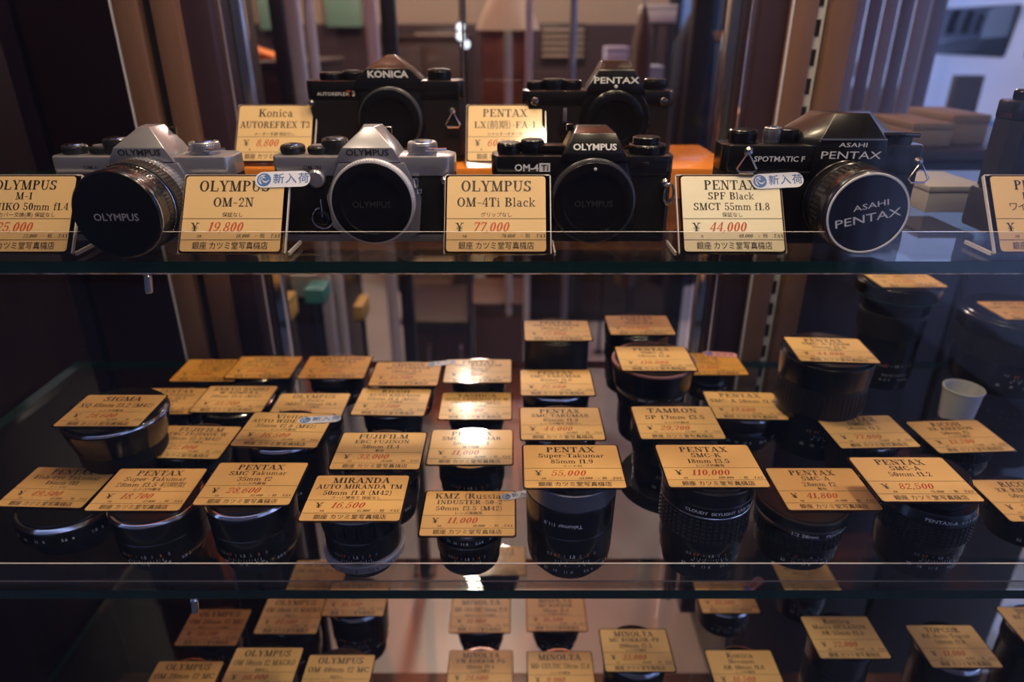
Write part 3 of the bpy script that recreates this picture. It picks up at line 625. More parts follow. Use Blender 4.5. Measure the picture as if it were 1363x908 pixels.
ML = [
 # front row of the middle shelf
 (F('first'), 'flat black lens with silver rim', -.385, .478, -.352, .043, 'pancake', ['PENTAX', 'Fish-eye Takumar', '18mm f11'], N4, '49,500', '45,000'),
 (F('second'), 'black lens with white scales', -.290, .448, -.332, .0355, 'takumar', ['PENTAX', 'Super-Takumar', '28mm f3.5 \u521d\u671f\u578b'], N1, '18,700', '17,000'),
 (F('third'), 'smooth black lens with thin silver rim', -.203, .442, -.322, .034, 'takumar', ['PENTAX', 'SMC Takumar', '35mm f2'], N1, '28,600', '26,000'),
 (F('fourth'), 'black lens with silver aperture ring', -.117, .420, -.319, .0315, 'miranda', ['MIRANDA', 'AUTO MIRANDA TM', '50mm f1.8 (M42)'], '\u30d5\u30fc\u30c9\u64e6\u6709\u308a ' + N2, '16,500', '15,000'),
 (F('fifth'), 'tiny black lens with numbered ring', -.034, .436, -.346, .0255, 'tiny', ['KMZ (Russia)', 'INDUSTER-50-2', '50mm f3.5 (M42)'], '\u30ec\u30f3\u30ba\u6e05\u6383\u6e08', '11,000', '10,000'),
 (F('sixth'), 'large black lens with grey band', .045, .425, -.294, .0355, 'super', ['PENTAX', 'Super-Takumar', '85mm f1.9'], N3, '55,000', '50,000'),
 (F('seventh'), 'black lens with ribbed rubber grip', .149, .430, -.297, .0355, 'grid', ['PENTAX', 'SMC-K', '18mm f3.5'], N1, '110,000', '100,000'),
 (F('eighth'), 'black lens flaring to a wide top', .248, .450, -.333, .0355, 'atype', ['PENTAX', 'SMC-A', '28mm f2'], '\u96e3\u6709', '41,800', '38,000'),
 (F('ninth'), 'narrow-necked black lens with waffle grip', .298, .420, -.302, .034, 'neck', ['PENTAX', 'SMC-A', '50mm f1.2'], '', '82,500', '75,000'),
 (F('tenth'), 'shadowed black lens', .430, .460, -.352, .032, 'black', ['RICOH', 'XR RIKENON', '50mm f1.4'], N1, '22,000', '20,000'),
 # second row
 (S2w('first'), 'broad dish-topped black lens', -.354, .526, -.305, .044, 'wide', ['SIGMA', 'XQ 18mm f3.2 (M42)'], N1, '28,600', '26,000'),
 (S2w('second'), 'low black lens', -.300, .545, -.350, .032, 'plain', ['FUJIFILM', 'EBC FUJINON-W', '28mm f3.5(M42)'], N1, '22,000', '20,000'),
 (S2w('third'), 'wide-rimmed black lens', -.197, .507, -.313, .034, 'ring', ['Vivitar', 'AUTO WIDE ANGLE', '35mm f2.8 (M42)'], N1, '16,500', '15,000'),
 (S2w('fourth'), 'rubber-gripped black lens', -.111, .485, -.320, .0325, 'black', ['FUJIFILM', 'EBC FUJINON', '50mm f1.4'], '\u96e3\u6709', '33,000', '30,000'),
 (S2w('fifth'), 'black lens with vertical ribs', -.036, .509, -.332, .031, 'plain', ['PENTAX', 'SMC TAKUMAR', '50mm f1.4'], '\u6700\u5927\u5f84\u96e3', '11,000', '10,000'),
 (S2w('sixth'), 'black lens with thin silver rim', .044, .527, -.319, .033, 'ring', ['PENTAX', 'SMC TAKUMAR', '85mm f1.8'], N1 + ' ' + N2, '44,000', '40,000'),
 (S2w('seventh'), 'black lens on a broad upturned hood', .146, .522, -.315, .039, 'flange', ['TAMRON', 'SP 17mm f3.5'], N1, '29,700', '27,000'),
 (S2w('eighth'), 'half-hidden black lens', .329, .544, -.338, .032, 'plain', ['PENTAX', 'SMC-A', '50mm f1.2'], '', '77,000', '70,000'),
 (S2w('ninth'), 'dim black lens', .425, .555, -.350, .032, 'black', ['RICOH', 'XR RIKENON', '50mm f2'], N1, '13,200', '12,000'),
 # third row
 (T3w('first'), 'mostly hidden black lens', -.362, .630, -.354, .032, 'plain', ['PENTAX', 'SMC Takumar', '28mm f3.5'], N1, '16,500', '15,000'),
 (T3w('second'), 'broad black lens', -.288, .622, -.347, .038, 'ring', ['SNKYO KOHKI', 'W-KOMURA', '28mm f3.5 (M42)'], '', '13,200', '12,000'),
 (T3w('third'), 'silver-banded black lens', -.205, .602, -.345, .031, 'double', ['OLYMPUS', 'G.Zuiko', '(M42) 55mm f1.4'], N1, '9,900', '9,000'),
 (T3w('fourth'), 'black lens with bright front rim', -.122, .609, -.343, .032, 'ring', ['RICOH', 'AUTO RIKENON', '55mm f1.4 (M42)'], N1, '27,500', '25,000'),
 (T3w('fifth'), 'low ribbed black lens', -.037, .613, -.350, .030, 'plain', ['YASHICA', 'AUTO YASHINON DX-M', '50mm f1.7 (M42)'], N1, '13,200', '12,000'),
 (T3w('sixth'), 'black lens with ringed front', .045, .613, -.323, .035, 'ring', ['PENTAX', 'SMC TAKUMAR', '85mm f1.8'], N1, '72,600', '66,000'),
 (T3w('seventh'), 'bowl-hooded black lens with rosy rim', .143, .617, -.298, .042, 'hood', ['PENTAX', 'SMC-A', '20mm f2.8'], '', '110,000', '100,000'),
 (T3w('eighth'), 'black lens with stepped rings', .236, .605, -.345, .034, 'double', ['PENTAX', 'SMC-A 50mm f1.4'], '', '17,600', '16,000'),
 (T3w('ninth'), 'big barrel-shaped ribbed lens', .307, .597, -.279, .044, 'tall', ['PENTAX', 'SMC-A ZOOM', '35mm f2.8'], N1, '44,000', '40,000'),
 # rear row
 (K4('first'), 'hidden short black lens', -.345, .700, -.353, .031, 'plain', ['VIVITAR', 'AUTO 28mm', 'f2.5 (M42)'], N1, '8,800', '8,000'),
 (K4('second'), 'short broad black lens', -.284, .702, -.350, .033, 'ring', ['CHINON', 'AUTO CHINON', '55mm f1.7 (M42)'], N1, '11,000', '10,000'),
 (K4('third'), 'short black lens with white ticks', -.199, .692, -.345, .033, 'plain', ['SANKYO KOHKI', 'W-KOMURA', '35mm f2.5'], N1, '13,200', '12,000'),
 (K4('fourth'), 'flat black lens', -.115, .662, -.338, .031, 'black', ['CHINON', 'AUTO CHINON', '50mm f1.4'], N1, '14,300', '13,000'),
 (K4('fifth'), 'low silver-rimmed lens', -.037, .669, -.338, .031, 'plain', ['PENTAX', 'SMC TAKUMAR', '55mm f2'], N1, '9,900', '9,000'),
 (K4('sixth'), 'plain black can-shaped lens', .050, .695, -.301, .036, 'can', ['PENTAX', 'SMC TAKUMAR', '105mm f2.8'], N1, '22,000', '20,000'),
 (K4('seventh'), 'tall dark lens', .146, .722, -.306, .039, 'tall', ['PENTAX', 'SMC-A', '28mm f2.8'], '', '33,000', '30,000'),
 (K4('eighth'), 'slim lens with silver waist', .226, .700, -.345, .023, 'double', ['PENTAX', 'SMC-M', '50mm f2'], N1, '11,000', '10,000'),
 (K4('ninth'), 'tall telephoto lens with wide top ring', .445, .738, -.256, .045, 'tele', ['PENTAX', 'SMC 300mm f4'], N1, '33,000', '30,000'),
 (K4('last'), 'very broad dark lens', .590, .735, -.293, .060, 'tall', ['PENTAX', 'SMC 500mm f4.5'], N1, '55,000', '50,000'),
]
STK = {F('fifth'): [(.0385, .0215, 14, .72, sticker_white)], S2w('third'): [(.026, .0165, 9, .95, sticker_white)],
       K4('fourth'): [(.036, .024, 14, .85, sticker_white)], K4('eighth'): [(.018, .024, -8, 1.0, sticker_pink)]}
CARD = {K4(n): paper_deep for n in ('first', 'second', 'third', 'fourth', 'eighth')}
YAW = {F('first'): -2, S2w('second'): -2, S2w('third'): -2.6, T3w('fourth'): -2, T3w('eighth'): -2.5, T3w('ninth'): -4, S2w('eighth'): 2, S2w('ninth'): 3}
DY = {F('first'): -.012, F('second'): -.008, F('third'): -.006, F('fourth'): .009, F('fifth'): -.004, F('sixth'): .005, F('seventh'): .001, F('eighth'): -.008, F('ninth'): .012}
DX = {F('first'): .018, F('second'): .010, F('eighth'): -.018, F('ninth'): .024}
for a in ML:
    lens_with_tag(a[0], a[1], *a[2:], stickers=STK.get(a[0], ()), card=CARD.get(a[0]), yaw=YAW.get(a[0], 0), dy=DY.get(a[0], .004), dx=DX.get(a[0], 0),
                  tagwords='deep amber' if a[0] in CARD else '')

# ------------------------------------------------------------------ lowest shelf
def bl(n, side): return '%s, bottom %s' % (n, side)
OL = lambda a: ['OLYMPUS', a, ]
BL = [
 ('under the middle shelf edge at lower left', 'dim black lens', -.263, .715, -.672, .030, 'plain', ['OLYMPUS', 'OM 50mm f1.8 MC'], N2, '9,900', '9,000'),
 ('right of a dim lens, lower left', 'broad dark lens with curved white lettering', -.188, .626, -.625, .036, 'ring', ['OLYMPUS', 'OM 50mm f1.4'], N2, '16,500', '15,000'),
 ('leftmost on the lowest shelf', 'low dark lens', -.360, .610, -.655, .030, 'plain', ['OLYMPUS', 'OM 28mm f2 MC'], N2 + ' ' + N1, '38,500', '35,000'),
 ('second from left behind the macro', 'short dark lens', -.263, .608, -.634, .031, 'plain', ['OLYMPUS', 'OM 50mm f2 MACRO'], N2, '49,500', '45,000'),
 ('middle of the bottom left group', 'dark macro lens', -.263, .513, -.611, .031, 'black', ['OLYMPUS', 'OM 50mm f2 MACRO'], N2, '66,000', '60,000'),
 ('at the bottom left corner of the group', 'dark lens with grip', -.358, .521, -.641, .031, 'plain', ['OLYMPUS', 'OM 28mm f2 MC'], N2, '41,800', '38,000'),
 ('before the stout cylinder, lower left', 'stout dark lens', -.188, .520, -.630, .036, 'black', ['OLYMPUS', 'OM 40mm f2 MC'], N2, '77,000', '70,000'),
 ('below the tiny front row lens', 'black waisted lens', -.039, .632, -.658, .031, 'ring', ['MINOLTA', 'MD CELTIC 28mm f2.8'], N2 + ' ' + N1, '11,000', '10,000'),
 ('right of the waisted lens, lowest shelf', 'dark cylindrical lens', .055, .638, -.662, .032, 'plain', ['MINOLTA', 'MC ROKKOR', '58mm f1.4'], N1 + ' ' + N2, '16,500', '15,000'),
 ('bottom centre under a glinting tag', 'low dark lens', -.036, .554, -.662, .031, 'plain', ['MINOLTA', 'UW ROKKOR PG', '18mm f9.5'], N1, '28,600', '26,000'),
 ('bottom centre, right of the glinting tag', 'short black lens', .054, .540, -.648, .031, 'plain', ['MINOLTA', 'MD CELTIC 28mm f2.8'], N1, '9,900', '9,000'),
 ('standing alone right of bottom centre', 'tall black lens with glossy top', .133, .530, -.602, .034, 'ring', ['MINOLTA', 'MC ROKKOR-PF', '100mm f2.5'], N1, '33,000', '30,000'),
 ('below the front row waffle-grip lens', 'stout dark lens with silver arc', .276, .669, -.665, .036, 'ring', ['Konica', 'HEXANON', '50mm f1.4'], '', '13,200', '12,000'),
 ('lower right, on a tall lens', 'tall dark lens', .351, .529, -.582, .033, 'tall', ['Konica', 'Macro HEXANON', 'AR 55mm f3.5'], '', '22,000', '20,000'),
 ('bottom right, nearest the frame edge', 'dark lens', .250, .522, -.625, .033, 'plain', ['Konica', 'Hexanon', 'AR 40mm f1.8'], N1, '16,500', '15,000'),
 ('rightmost whole one at lower right', 'dark lens with a silver rim arc', .469, .529, -.595, .034, 'ring', ['TOPCOR', 'RE Auto-Topcor', '58mm f1.8'], '', '11,000', '10,000'),
 ('beyond the frame edge at lower right', 'cropped dark lens', .590, .560, -.600, .033, 'plain', ['TOPCOR', 'RE Auto-Topcor', '35mm f2.8'], '', '13,200', '12,000'),
 ('seen through the middle shelf, lower centre', 'dark far lens', -.018, .735, -.665, .031, 'plain', ['MINOLTA', 'MC ROKKOR', '50mm f1.7'], N1, '8,800', '8,000'),
 ('seen through the middle shelf at right', 'dark far lens', .385, .690, -.650, .033, 'plain', ['Konica', 'HEXANON AR', '28mm f3.5'], N1, '9,900', '9,000'),
]
for i, a in enumerate(BL):
    lens_with_tag(a[0], a[1], *a[2:], shelf=SH3, stickers=[(.042, .02, 38, 1.0, sticker_pink)] if i == 12 else ())

# ------------------------------------------------------------------ cameras
def disc_front(o, name, prof, x, z, y, mt, extra=None, n=64):
    """lathe whose axis points at the viewer; profile z is measured forward from depth y"""
    Mx = Matrix.Translation((x, y, z)) @ FRONT
    m_ = MB().lathe(prof, mt, Mx, n=n)
    if extra: extra(m_, Mx)
    return m_.build(name, o)
def logo(m_, txt, size, x, y, z, mt, bold=.02, sx=1.0, slant=0.0, shear=0.0):
    """lettering on an upright face at depth y; slant leans it back (radians)"""
    ps, wd = sans(txt, bold)
    m_.flat(ps, mt, lambda a, b_: (x+((a-wd/2)*sx+b_*shear)*size, y+sin(slant)*b_*size, z+cos(slant)*b_*size))
def lug(o, x, y, z, s, ring=True, mt=None):
    m_ = MB().lathe([(.0034, 0), (.0034, .002), (.0018, .0045), (.0001, .005)], bright, Matrix.Translation((x, y, z)) @ FRONT, n=20)
    p = m_.build('strap_lug', o)
    if ring == 'tri':
        MB().tube([(x+s*.001, y-.004, z), (x-s*.006, y-.0055, z-.0112), (x-s*.004, y-.0055, z-.0138), (x+s*.006, y-.0055, z-.0138), (x+s*.008, y-.0055, z-.0112)], .0009, mt or bright, closed=True).build('strap_ring', p)
    elif ring:
        MB().tube([(x+s*.003+.0035*cos(a), y-.004-.001*sin(a), z-.0075+.0075*sin(a)) for a in [2*pi*i/16 for i in range(16)]], .0009, mt or bright, closed=True).build('strap_ring', p)
def dial(o, name, x, y, z, r, h, mt, rib=True, top=None):
    Mx = Matrix.Translation((x, y, z))
    m_ = MB().lathe([(r-.0004, 0), (r, .0004), (r, h-.0006), (r-.0008, h)], mt, Mx, n=40)
    if rib: m_.ribs(r-.0001, h*.12, h*.85, .0005, 44, mt, Mx)
    if top: m_.lathe([(r*.7, h), (r*.68, h+.0008), (r*.2, h+.001)], top, Mx, n=32)
    return m_.build(name, o)
def body(o, W, H, zt, top_m, leather_m, D=.030, bottom_m=None, plate_h=.0055, top_front=-.0155):
    hw = W/2
    out = [(-hw+.004, -D/2), (hw-.004, -D/2), (hw, -D/2+.007), (hw, D/2-.007), (hw-.006, D/2), (-hw+.006, D/2), (-hw, D/2-.007), (-hw, -D/2+.007)]
    MB().prism(out, plate_h, zt, leather_m).build('body', o)
    MB().prism([(x*1.004, y*1.02) for x, y in out], 0, plate_h, bottom_m or top_m, bev=.0008).build('bottom_plate', o)
    return MB().prism([(x*1.006, y*1.05) for x, y in out], zt, H, top_m, bev=.0016)
def ring_cap(o, x, z, y0, R, ring_m, cap_m, txt=None, knurl=True):
    """lens mount with a plain cap pushed into it, as seen from the front"""
    def rb(m_, Mx):
        if knurl: m_.ribs(R-.0002, .0042, .0074, .0007, 96, ring_m, Mx)
    disc_front(o, 'mount_ring', [(R*1.02, 0), (R*1.02, .003), (R, .0036), (R, .008), (R*.96, .0086), (R*.84, .0086)], x, z, y0, ring_m, rb)
    def tx(m_, Mx):
        if txt:
            ps, wd = sans(txt, .01); sz = R*.92/wd
            m_.flat(ps, cap_emboss, lambda a, b_: (x+(a-wd/2)*sz, y0-.0092, z-.0005+(b_-.5)*sz))
    disc_front(o, 'body_cap', [(R*.965, .0080), (R*.945, .0096), (R*.84, .0102), (R*.74, .0102), (R*.72, .0092), (R*.68, .0089), (0, .0089)], x, z, y0, cap_m, tx)
ringdark = mat('mount_ring_dark', (.075, .075, .085), .3, .5)
dark_dial = mat('dark_dial', (.03, .03, .034), .25, .3, .3)

def make_om_chrome(name, label, X, Y, mx, rz, lens_kind, small_txt):
    o = thing(name, label, 'camera', (X, Y, SH1), R_(rz), 'cameras on the upper shelf')
    W, zt, H = .131, .0485, .0625
    tpl = body(o, W, H, zt, chrome, leather)
    logo(tpl, small_txt, .0030, -.036, -.0160, .0535, dark_ink, .01)
    tpl.build('top_plate', o)
    px = mx-.002
    pr = MB().loft([(.0590, .047, -.0185, .016, px), (.0690, .0360, -.0185, .016, px, .034), (.0818, .0075, -.0045, .012, px, .014)], chrome, bev=.0006)
    logo(pr, 'OLYMPUS', .0044, px, -.0187, .0638, dark_ink, .035, 1.16)
    p = pr.build('prism_housing', o)
    MB().box((px+.004, .015, .0735), (.018, .006, .012), black_metal, .001).build('eyepiece', p)
    # silver apron round the mount
    MB().prism([(mx-.0235, .0585), (mx+.0235, .0585), (mx+.0255, .054), (mx+.0345, .034), (mx+.032, .008), (mx+.022, .003), (mx-.022, .003), (mx-.032, .012), (mx-.0345, .034), (mx-.0255, .054)],
               .0145, .0186, chrome, FRONT, bev=.0007).build('mount_apron', o)
    if lens_kind == 'cap': ring_cap(o, mx, .0315, -.0185, .0300, silver_paint, black_cap, 'OLYMPUS')
    # dials
    dial(o, 'rewind_knob', -.053, 0, H, .0085, .0062, dark_dial, True, bright)
    dial(o, 'switch_dial', -.0335, .001, H, .0085, .0052, dark_dial, True, chrome)
    dial(o, 'asa_dial', -.022, .002, H, .0095, .0105, dark_dial, True, bright)
    dial(o, 'film_dial', .042, 0, H, .0105, .0085, chrome, True, bright)
    MB().tube([(.033, -.006, H+.003), (.052, -.011, H+.004), (.060, -.008, H+.004)], .0012, bright).build('wind_lever', o)
    for s in (-1, 1): lug(o, s*.059, -.0155, .0455, s, True)
    if lens_kind == 'cap':
        disc_front(o, 'meter_lever', [(.0062, 0), (.0062, .004), (.005, .0052), (.0001, .0055)], -.0335, .0475, -.0155, chrome, lambda m_, Mx: m_.ribs(.0061, .0006, .0036, .0004, 30, chrome, Mx))
        t_ = MB().lathe([(.0055, 0), (.0055, .004), (.0040, .0048), (.0035, .0030), (.0001, .0030)], black_metal, Matrix.Translation((-.032, -.0150, .0185)) @ FRONT, n=28)
        t_.tube([(-.032+.0078*cos(R_(a)), -.0175, .0185+.0078*sin(R_(a))) for a in range(100, 341, 20)], .0009, bright)
        t_.tube([(-.032, -.0185, .0195), (-.032, -.0185, .033)], .0008, bright)
        t_.build('self_timer', o)
        m_ = MB().box((.0385, -.0178, .0445), (.0035, .004, .007), bright, .0008).box((.0405, -.0178, .0385), (.004, .004, .004), bright, .0008); m_.build('flash_socket', o)
    return o
def front_lens(o, mx, z, y0, segs, k=1.0):
    """lens built forwards from the mount: (name, z0, z1, r0, r1, material, feature)"""
    for nm, z0, z1, r0, r1, m, feat in segs:
        z0 *= k; z1 *= k
        Mx = Matrix.Translation((mx, y0, z)) @ FRONT; c = .0006
        m_ = MB().lathe([(r0-c, z0), (r0, z0+c), (r1, z1-c), (r1-c, z1)], m, Mx, n=64)
        rm = (r0+r1)/2
        if feat == 'grid': m_.ribs(rm-.0001, z0+.0004, z1-.0004, .0006, 72, mat('brown_rubber_grip', (.045, .032, .028), .5), Mx, rows=5)
        if feat == 'grid2': m_.ribs(rm-.0001, z0+.0004, z1-.0004, .0008, 48, black_rubber, Mx, rows=4)
        if feat == 'ribs': m_.ribs(rm-.0001, z0+.0004, z1-.0004, .0006, 72, m, Mx)
        m_.build(nm, o)
# chrome one on the left, lens fitted and capped
cam1 = make_om_chrome('film_camera', 'silver film camera with a big capped lens, leftmost on the upper shelf', -.267, .514, .005, 0, 'lens', 'OM-1')
front_lens(cam1, .004, .0325, -.0185, [
 ('mount_ring', 0, .006, .0300, .0300, chrome, 'ribs'), ('aperture_ring', .006, .014, .0300, .0295, chrome, 'ribs'), ('focus_ring', .014, .029, .0305, .0305, black_rubber, 'grid'),
 ('silver_line', .029, .0300, .0292, .0292, bright, None), ('lens_barrel', .0300, .042, .0288, .0290, black_metal, 'ribs'), ('front_rim', .042, .050, .0290, .0288, black_metal, None)], .8)
def cap_txt(m_, Mx):
    ps, wd = sans('OLYMPUS', .02); sz = .0300/wd
    m_.flat(ps, mat('cap_print', (.32, .32, .34), .45), lambda a, b_: (.004+(a-wd/2)*sz+.000, -.0185-.0481, .0315+(b_-.5)*sz*1.0))
disc_front(cam1, 'lens_cap', [(.0293, .0400), (.0296, .0408), (.0296, .0460), (.0285, .0478), (.0272, .0480), (0, .0480)], .004, .0325, -.0185, black_cap, cap_txt)
disc_front(cam1, 'cap_edge_line', [(.0293, .0448), (.0299, .0452), (.0299, .0457), (.0291, .0462)], .004, .0325, -.0185, bright)
cam2 = make_om_chrome('film_camera', 'silver film camera with plain black mount cap and pointed prism', -.1075, .514, .007, 0, 'cap', 'OM-2N')

# black body with flat-topped prism and a silver model name
o = thing('film_camera', 'black film camera with white lettering, beside the 77,000 tag', 'camera', (.0510, .514, SH1), 0, 'cameras on the upper shelf')
W, zt, H, mx = .131, .0485, .0630, .0075
tpl = body(o, W, H, zt, black_metal, leather, bottom_m=black_metal)
logo(tpl, 'OM-4', .0050, -.0405, -.0160, .0525, white_ink, .03, 1.05)
tpl.prism(rrect(.0078, .0060, .0003), 0, .0002, white_ink, Matrix.Translation((-.0275, -.0158, .0550)) @ FRONT)
logo(tpl, 'Ti', .0044, -.0275, -.0162, .0527, dark_ink, .02, 1.1)
tpl.build('top_plate', o)
pr = MB().loft([(.0600, .0490, -.0205, .016, mx), (.0655, .0430, -.0205, .016, mx), (.0785, .0300, -.0150, .014, mx), (.0815, .0220, .0030, .012, mx)], black_metal, bev=.0006)
logo(pr, 'OLYMPUS', .0046, mx, -.0199, .0678, white_ink, .04, 1.12, slant=.39)
p = pr.build('prism_housing', o)
MB().box((mx-.016, .008, .0800), (.005, .006, .005), black_metal, .001).build('hot_shoe', p)
MB().prism([(mx-.0235, .0590), (mx+.0235, .0590), (mx+.0320, .034), (mx+.031, .008), (mx+.020, .003), (mx-.020, .003), (mx-.031, .008), (mx-.0320, .034)], .0145, .0184, black_metal, FRONT, bev=.0007).build('mount_apron', o)
ring_cap(o, mx, .0320, -.0183, .0298, ringdark, black_cap, 'OLYMPUS')
disc_front(o, 'cap_mark', [(.0012, .0102), (.0011, .0108), (0, .0110)], mx, .0320+.0240, -.0183, white_ink, n=12)
dial(o, 'rewind_knob', -.053, 0, H, .0085, .0075, black_metal)
dial(o, 'shutter_dial', -.036, .000, H, .0085, .0095, black_metal)
MB().box((-.026, 0, H+.003), (.026, .014, .006), black_metal, .001).build('switch_block', o)
dial(o, 'film_dial', .0480, 0, H, .0135, .0065, black_metal)
dial(o, 'release_dial', .0470, 0, H+.0065, .0100, .0050, black_metal, False)
for s in (-1, 1): lug(o, s*.0595, -.0155, .0440, s, True)
MB().box((.0440, -.0165, .0560), (.006, .003, .006), black_metal, .0006).build('self_timer_lamp', o)

# black body with a wide-capped lens
o = thing('film_camera', 'black film camera whose lens cap has a white ring', 'camera', (.2215, .510, SH1), R_(-1), 'cameras on the upper shelf')
W, zt, H, mx = .142, .0520, .0710, .0165
tpl = body(o, W, H, zt, black_metal, leather, D=.032)
logo(tpl, 'SPOTMATIC F', .0038, -.0320, -.0174, .0600, white_ink, .02, 1.12)
tpl.box((-.030, -.0171, .0525), (.052, .0006, .0008), ringdark)
tpl.build('top_plate', o)
pr = MB().loft([(.0480, .0520, -.0200, .012, mx), (.0745, .0480, -.0200, .014, mx)], black_metal, bev=.0018)
logo(pr, 'ASAHI', .0030, mx, -.0202, .0705, white_ink, .01, 1.75)
logo(pr, 'PENTAX', .0053, mx, -.0202, .0625, white_ink, .005, 1.55)
pr.box((mx, -.0200, .0755), (.046, .0012, .0009), grey_metal)
pr.build('name_block', o)
pr = MB().loft([(.0700, .0470, -.0190, .016, mx, .100), (.0760, .0440, -.0190, .016, mx, .086), (.0920, .0230, -.0100, .012, mx, .042)], black_metal, bev=.0006)
emb = sans('AO', .01)
pr.flat(emb[0], grey_metal, lambda a, b_: (mx+(a-emb[1]/2)*.0046, -.0146+b_*.0036, .0808+b_*.0044))
pr.build('prism_housing', o)
for nm, x, r, h, mt, rb in (('rewind_knob', -.055, .0098, .0090, black_metal, True), ('film_dial', -.0335, .0062, .0105, grey_metal, True), ('shutter_dial', -.0225, .0080, .0095, black_metal, True), ('wind_lever_base', .0540, .0120, .0065, black_metal, False)):
    dial(o, nm, x, 0, H, r, h, mt, rb, bright if nm == 'film_dial' else None)
MB().tube([(.040, -.006, H+.006), (.055, -.013, H+.007), (.066, -.010, H+.006)], .0016, black_metal).build('wind_lever', o)
MB().lathe([(.004, 0), (.004, .003), (.0001, .004)], grey_metal, Matrix.Translation((.0410, 0, H)), n=20).build('frame_counter', o)
lug(o, -.0545, -.0162, .0668, -1, 'tri'); lug(o, .0655, -.0155, .0600, 1, 'tri')
front_lens(o, mx, .0332, -.0160, [
 ('mount_ring', 0, .006, .0285, .0285, black_metal, None), ('aperture_ring', .006, .014, .0278, .0276, black_metal, 'ribs'), ('barrel', .014, .021, .0290, .0290, black_metal, None),
 ('focus_ring', .021, .038, .0280, .0280, grip, 'grid2'), ('front_ring', .038, .046, .0288, .0280, black_metal, None)], .84)
def sp_cap(m_, Mx):
    for txt, sz, z, sx in (('ASAHI', .0040, .0055, 1.55), ('PENTAX', .0058, -.0035, 1.45)):
        ps, wd = sans(txt, .005)
        a_ = R_(13)
        def fn(a, b_, sz=sz, z=z, sx=sx, wd=wd):
            u = (a-wd/2)*sz*sx+(.002 if z > 0 else 0); v = z+b_*sz*1.0-.002
            return (mx+u*cos(a_)-v*sin(a_), -.0160-.0447, .0332+u*sin(a_)+v*cos(a_))
        m_.flat(ps, white_ink, fn)
disc_front(o, 'lens_cap', [(.0275, .0386), (.0280, .0394), (.0280, .0434), (.0268, .0446), (0, .0446)], mx, .0332, -.0160, mat('navy_black_cap', (.012, .012, .026), .3, 0, .3), sp_cap)
disc_front(o, 'cap_ring', [(.0271, .0445), (.0269, .0450), (.0258, .0450), (.0256, .0445)], mx, .0332, -.0160, white_ink)

# black body at the back on the left, white name on the prism
o = thing('film_camera', 'black film camera at the back with reddish pointed prism, right of the 8,800 tag', 'camera', (-.1185, .690, RISE), 0, 'cameras on the amber block')
W, zt, H, mx = .146, .0560, .0730, .0050
tpl = body(o, W, H, zt, black_metal, leather, D=.034)
logo(tpl, 'AUTOREFLEX', .0030, -.0475, -.0182, .0600, white_ink, .01, 1.2)
logo(tpl, 'T', .0052, -.0330, -.0182, .0595, price_ink, .03); logo(tpl, '3', .0046, -.0285, -.0182, .0597, white_ink, .03)
tpl.build('top_plate', o)
pr = MB().loft([(.0640, .0680, -.0200, .015, mx), (.0740, .0590, -.0205, .015, mx), (.0835, .0390, -.0205, .015, mx), (.0945, .0080, .004, .012, mx)], black_metal, bev=.0007)
logo(pr, 'KONICA', .0058, mx, -.0208, .0760, white_ink, .05, 1.2)
pr.build('prism_housing', o)
MB().prism([(mx-.028, .066), (mx+.028, .066), (mx+.031, .03), (mx+.022, .004), (mx-.022, .004), (mx-.031, .03)], .0165, .0195, black_metal, FRONT, bev=.0007).build('mount_apron', o)
ring_cap(o, mx, .0385, -.0195, .0290, ringdark, black_cap)
dial(o, 'rewind_knob', -.052, 0, H, .0105, .0065, black_metal); dial(o, 'film_dial', -.032, 0, H, .0100, .0075, black_metal, True, ringdark)
dial(o, 'shutter_dial', .0500, 0, H, .0110, .0090, black_metal, True, black_metal)
lug(o, .0620, -.0165, .0460, 1, 'tri'); lug(o, -.0690, -.0165, .0530, -1, False)
disc_front(o, 'red_dot', [(.0012, 0), (.0010, .0006), (0, .0007)], .0335, .0475, -.0171, price_ink, n=12)
m_ = MB().tube([(-.030, -.0178, .022), (-.027, -.019, .016), (-.0255, -.0185, .011)], .0012, black_metal); m_.build('self_timer', o)

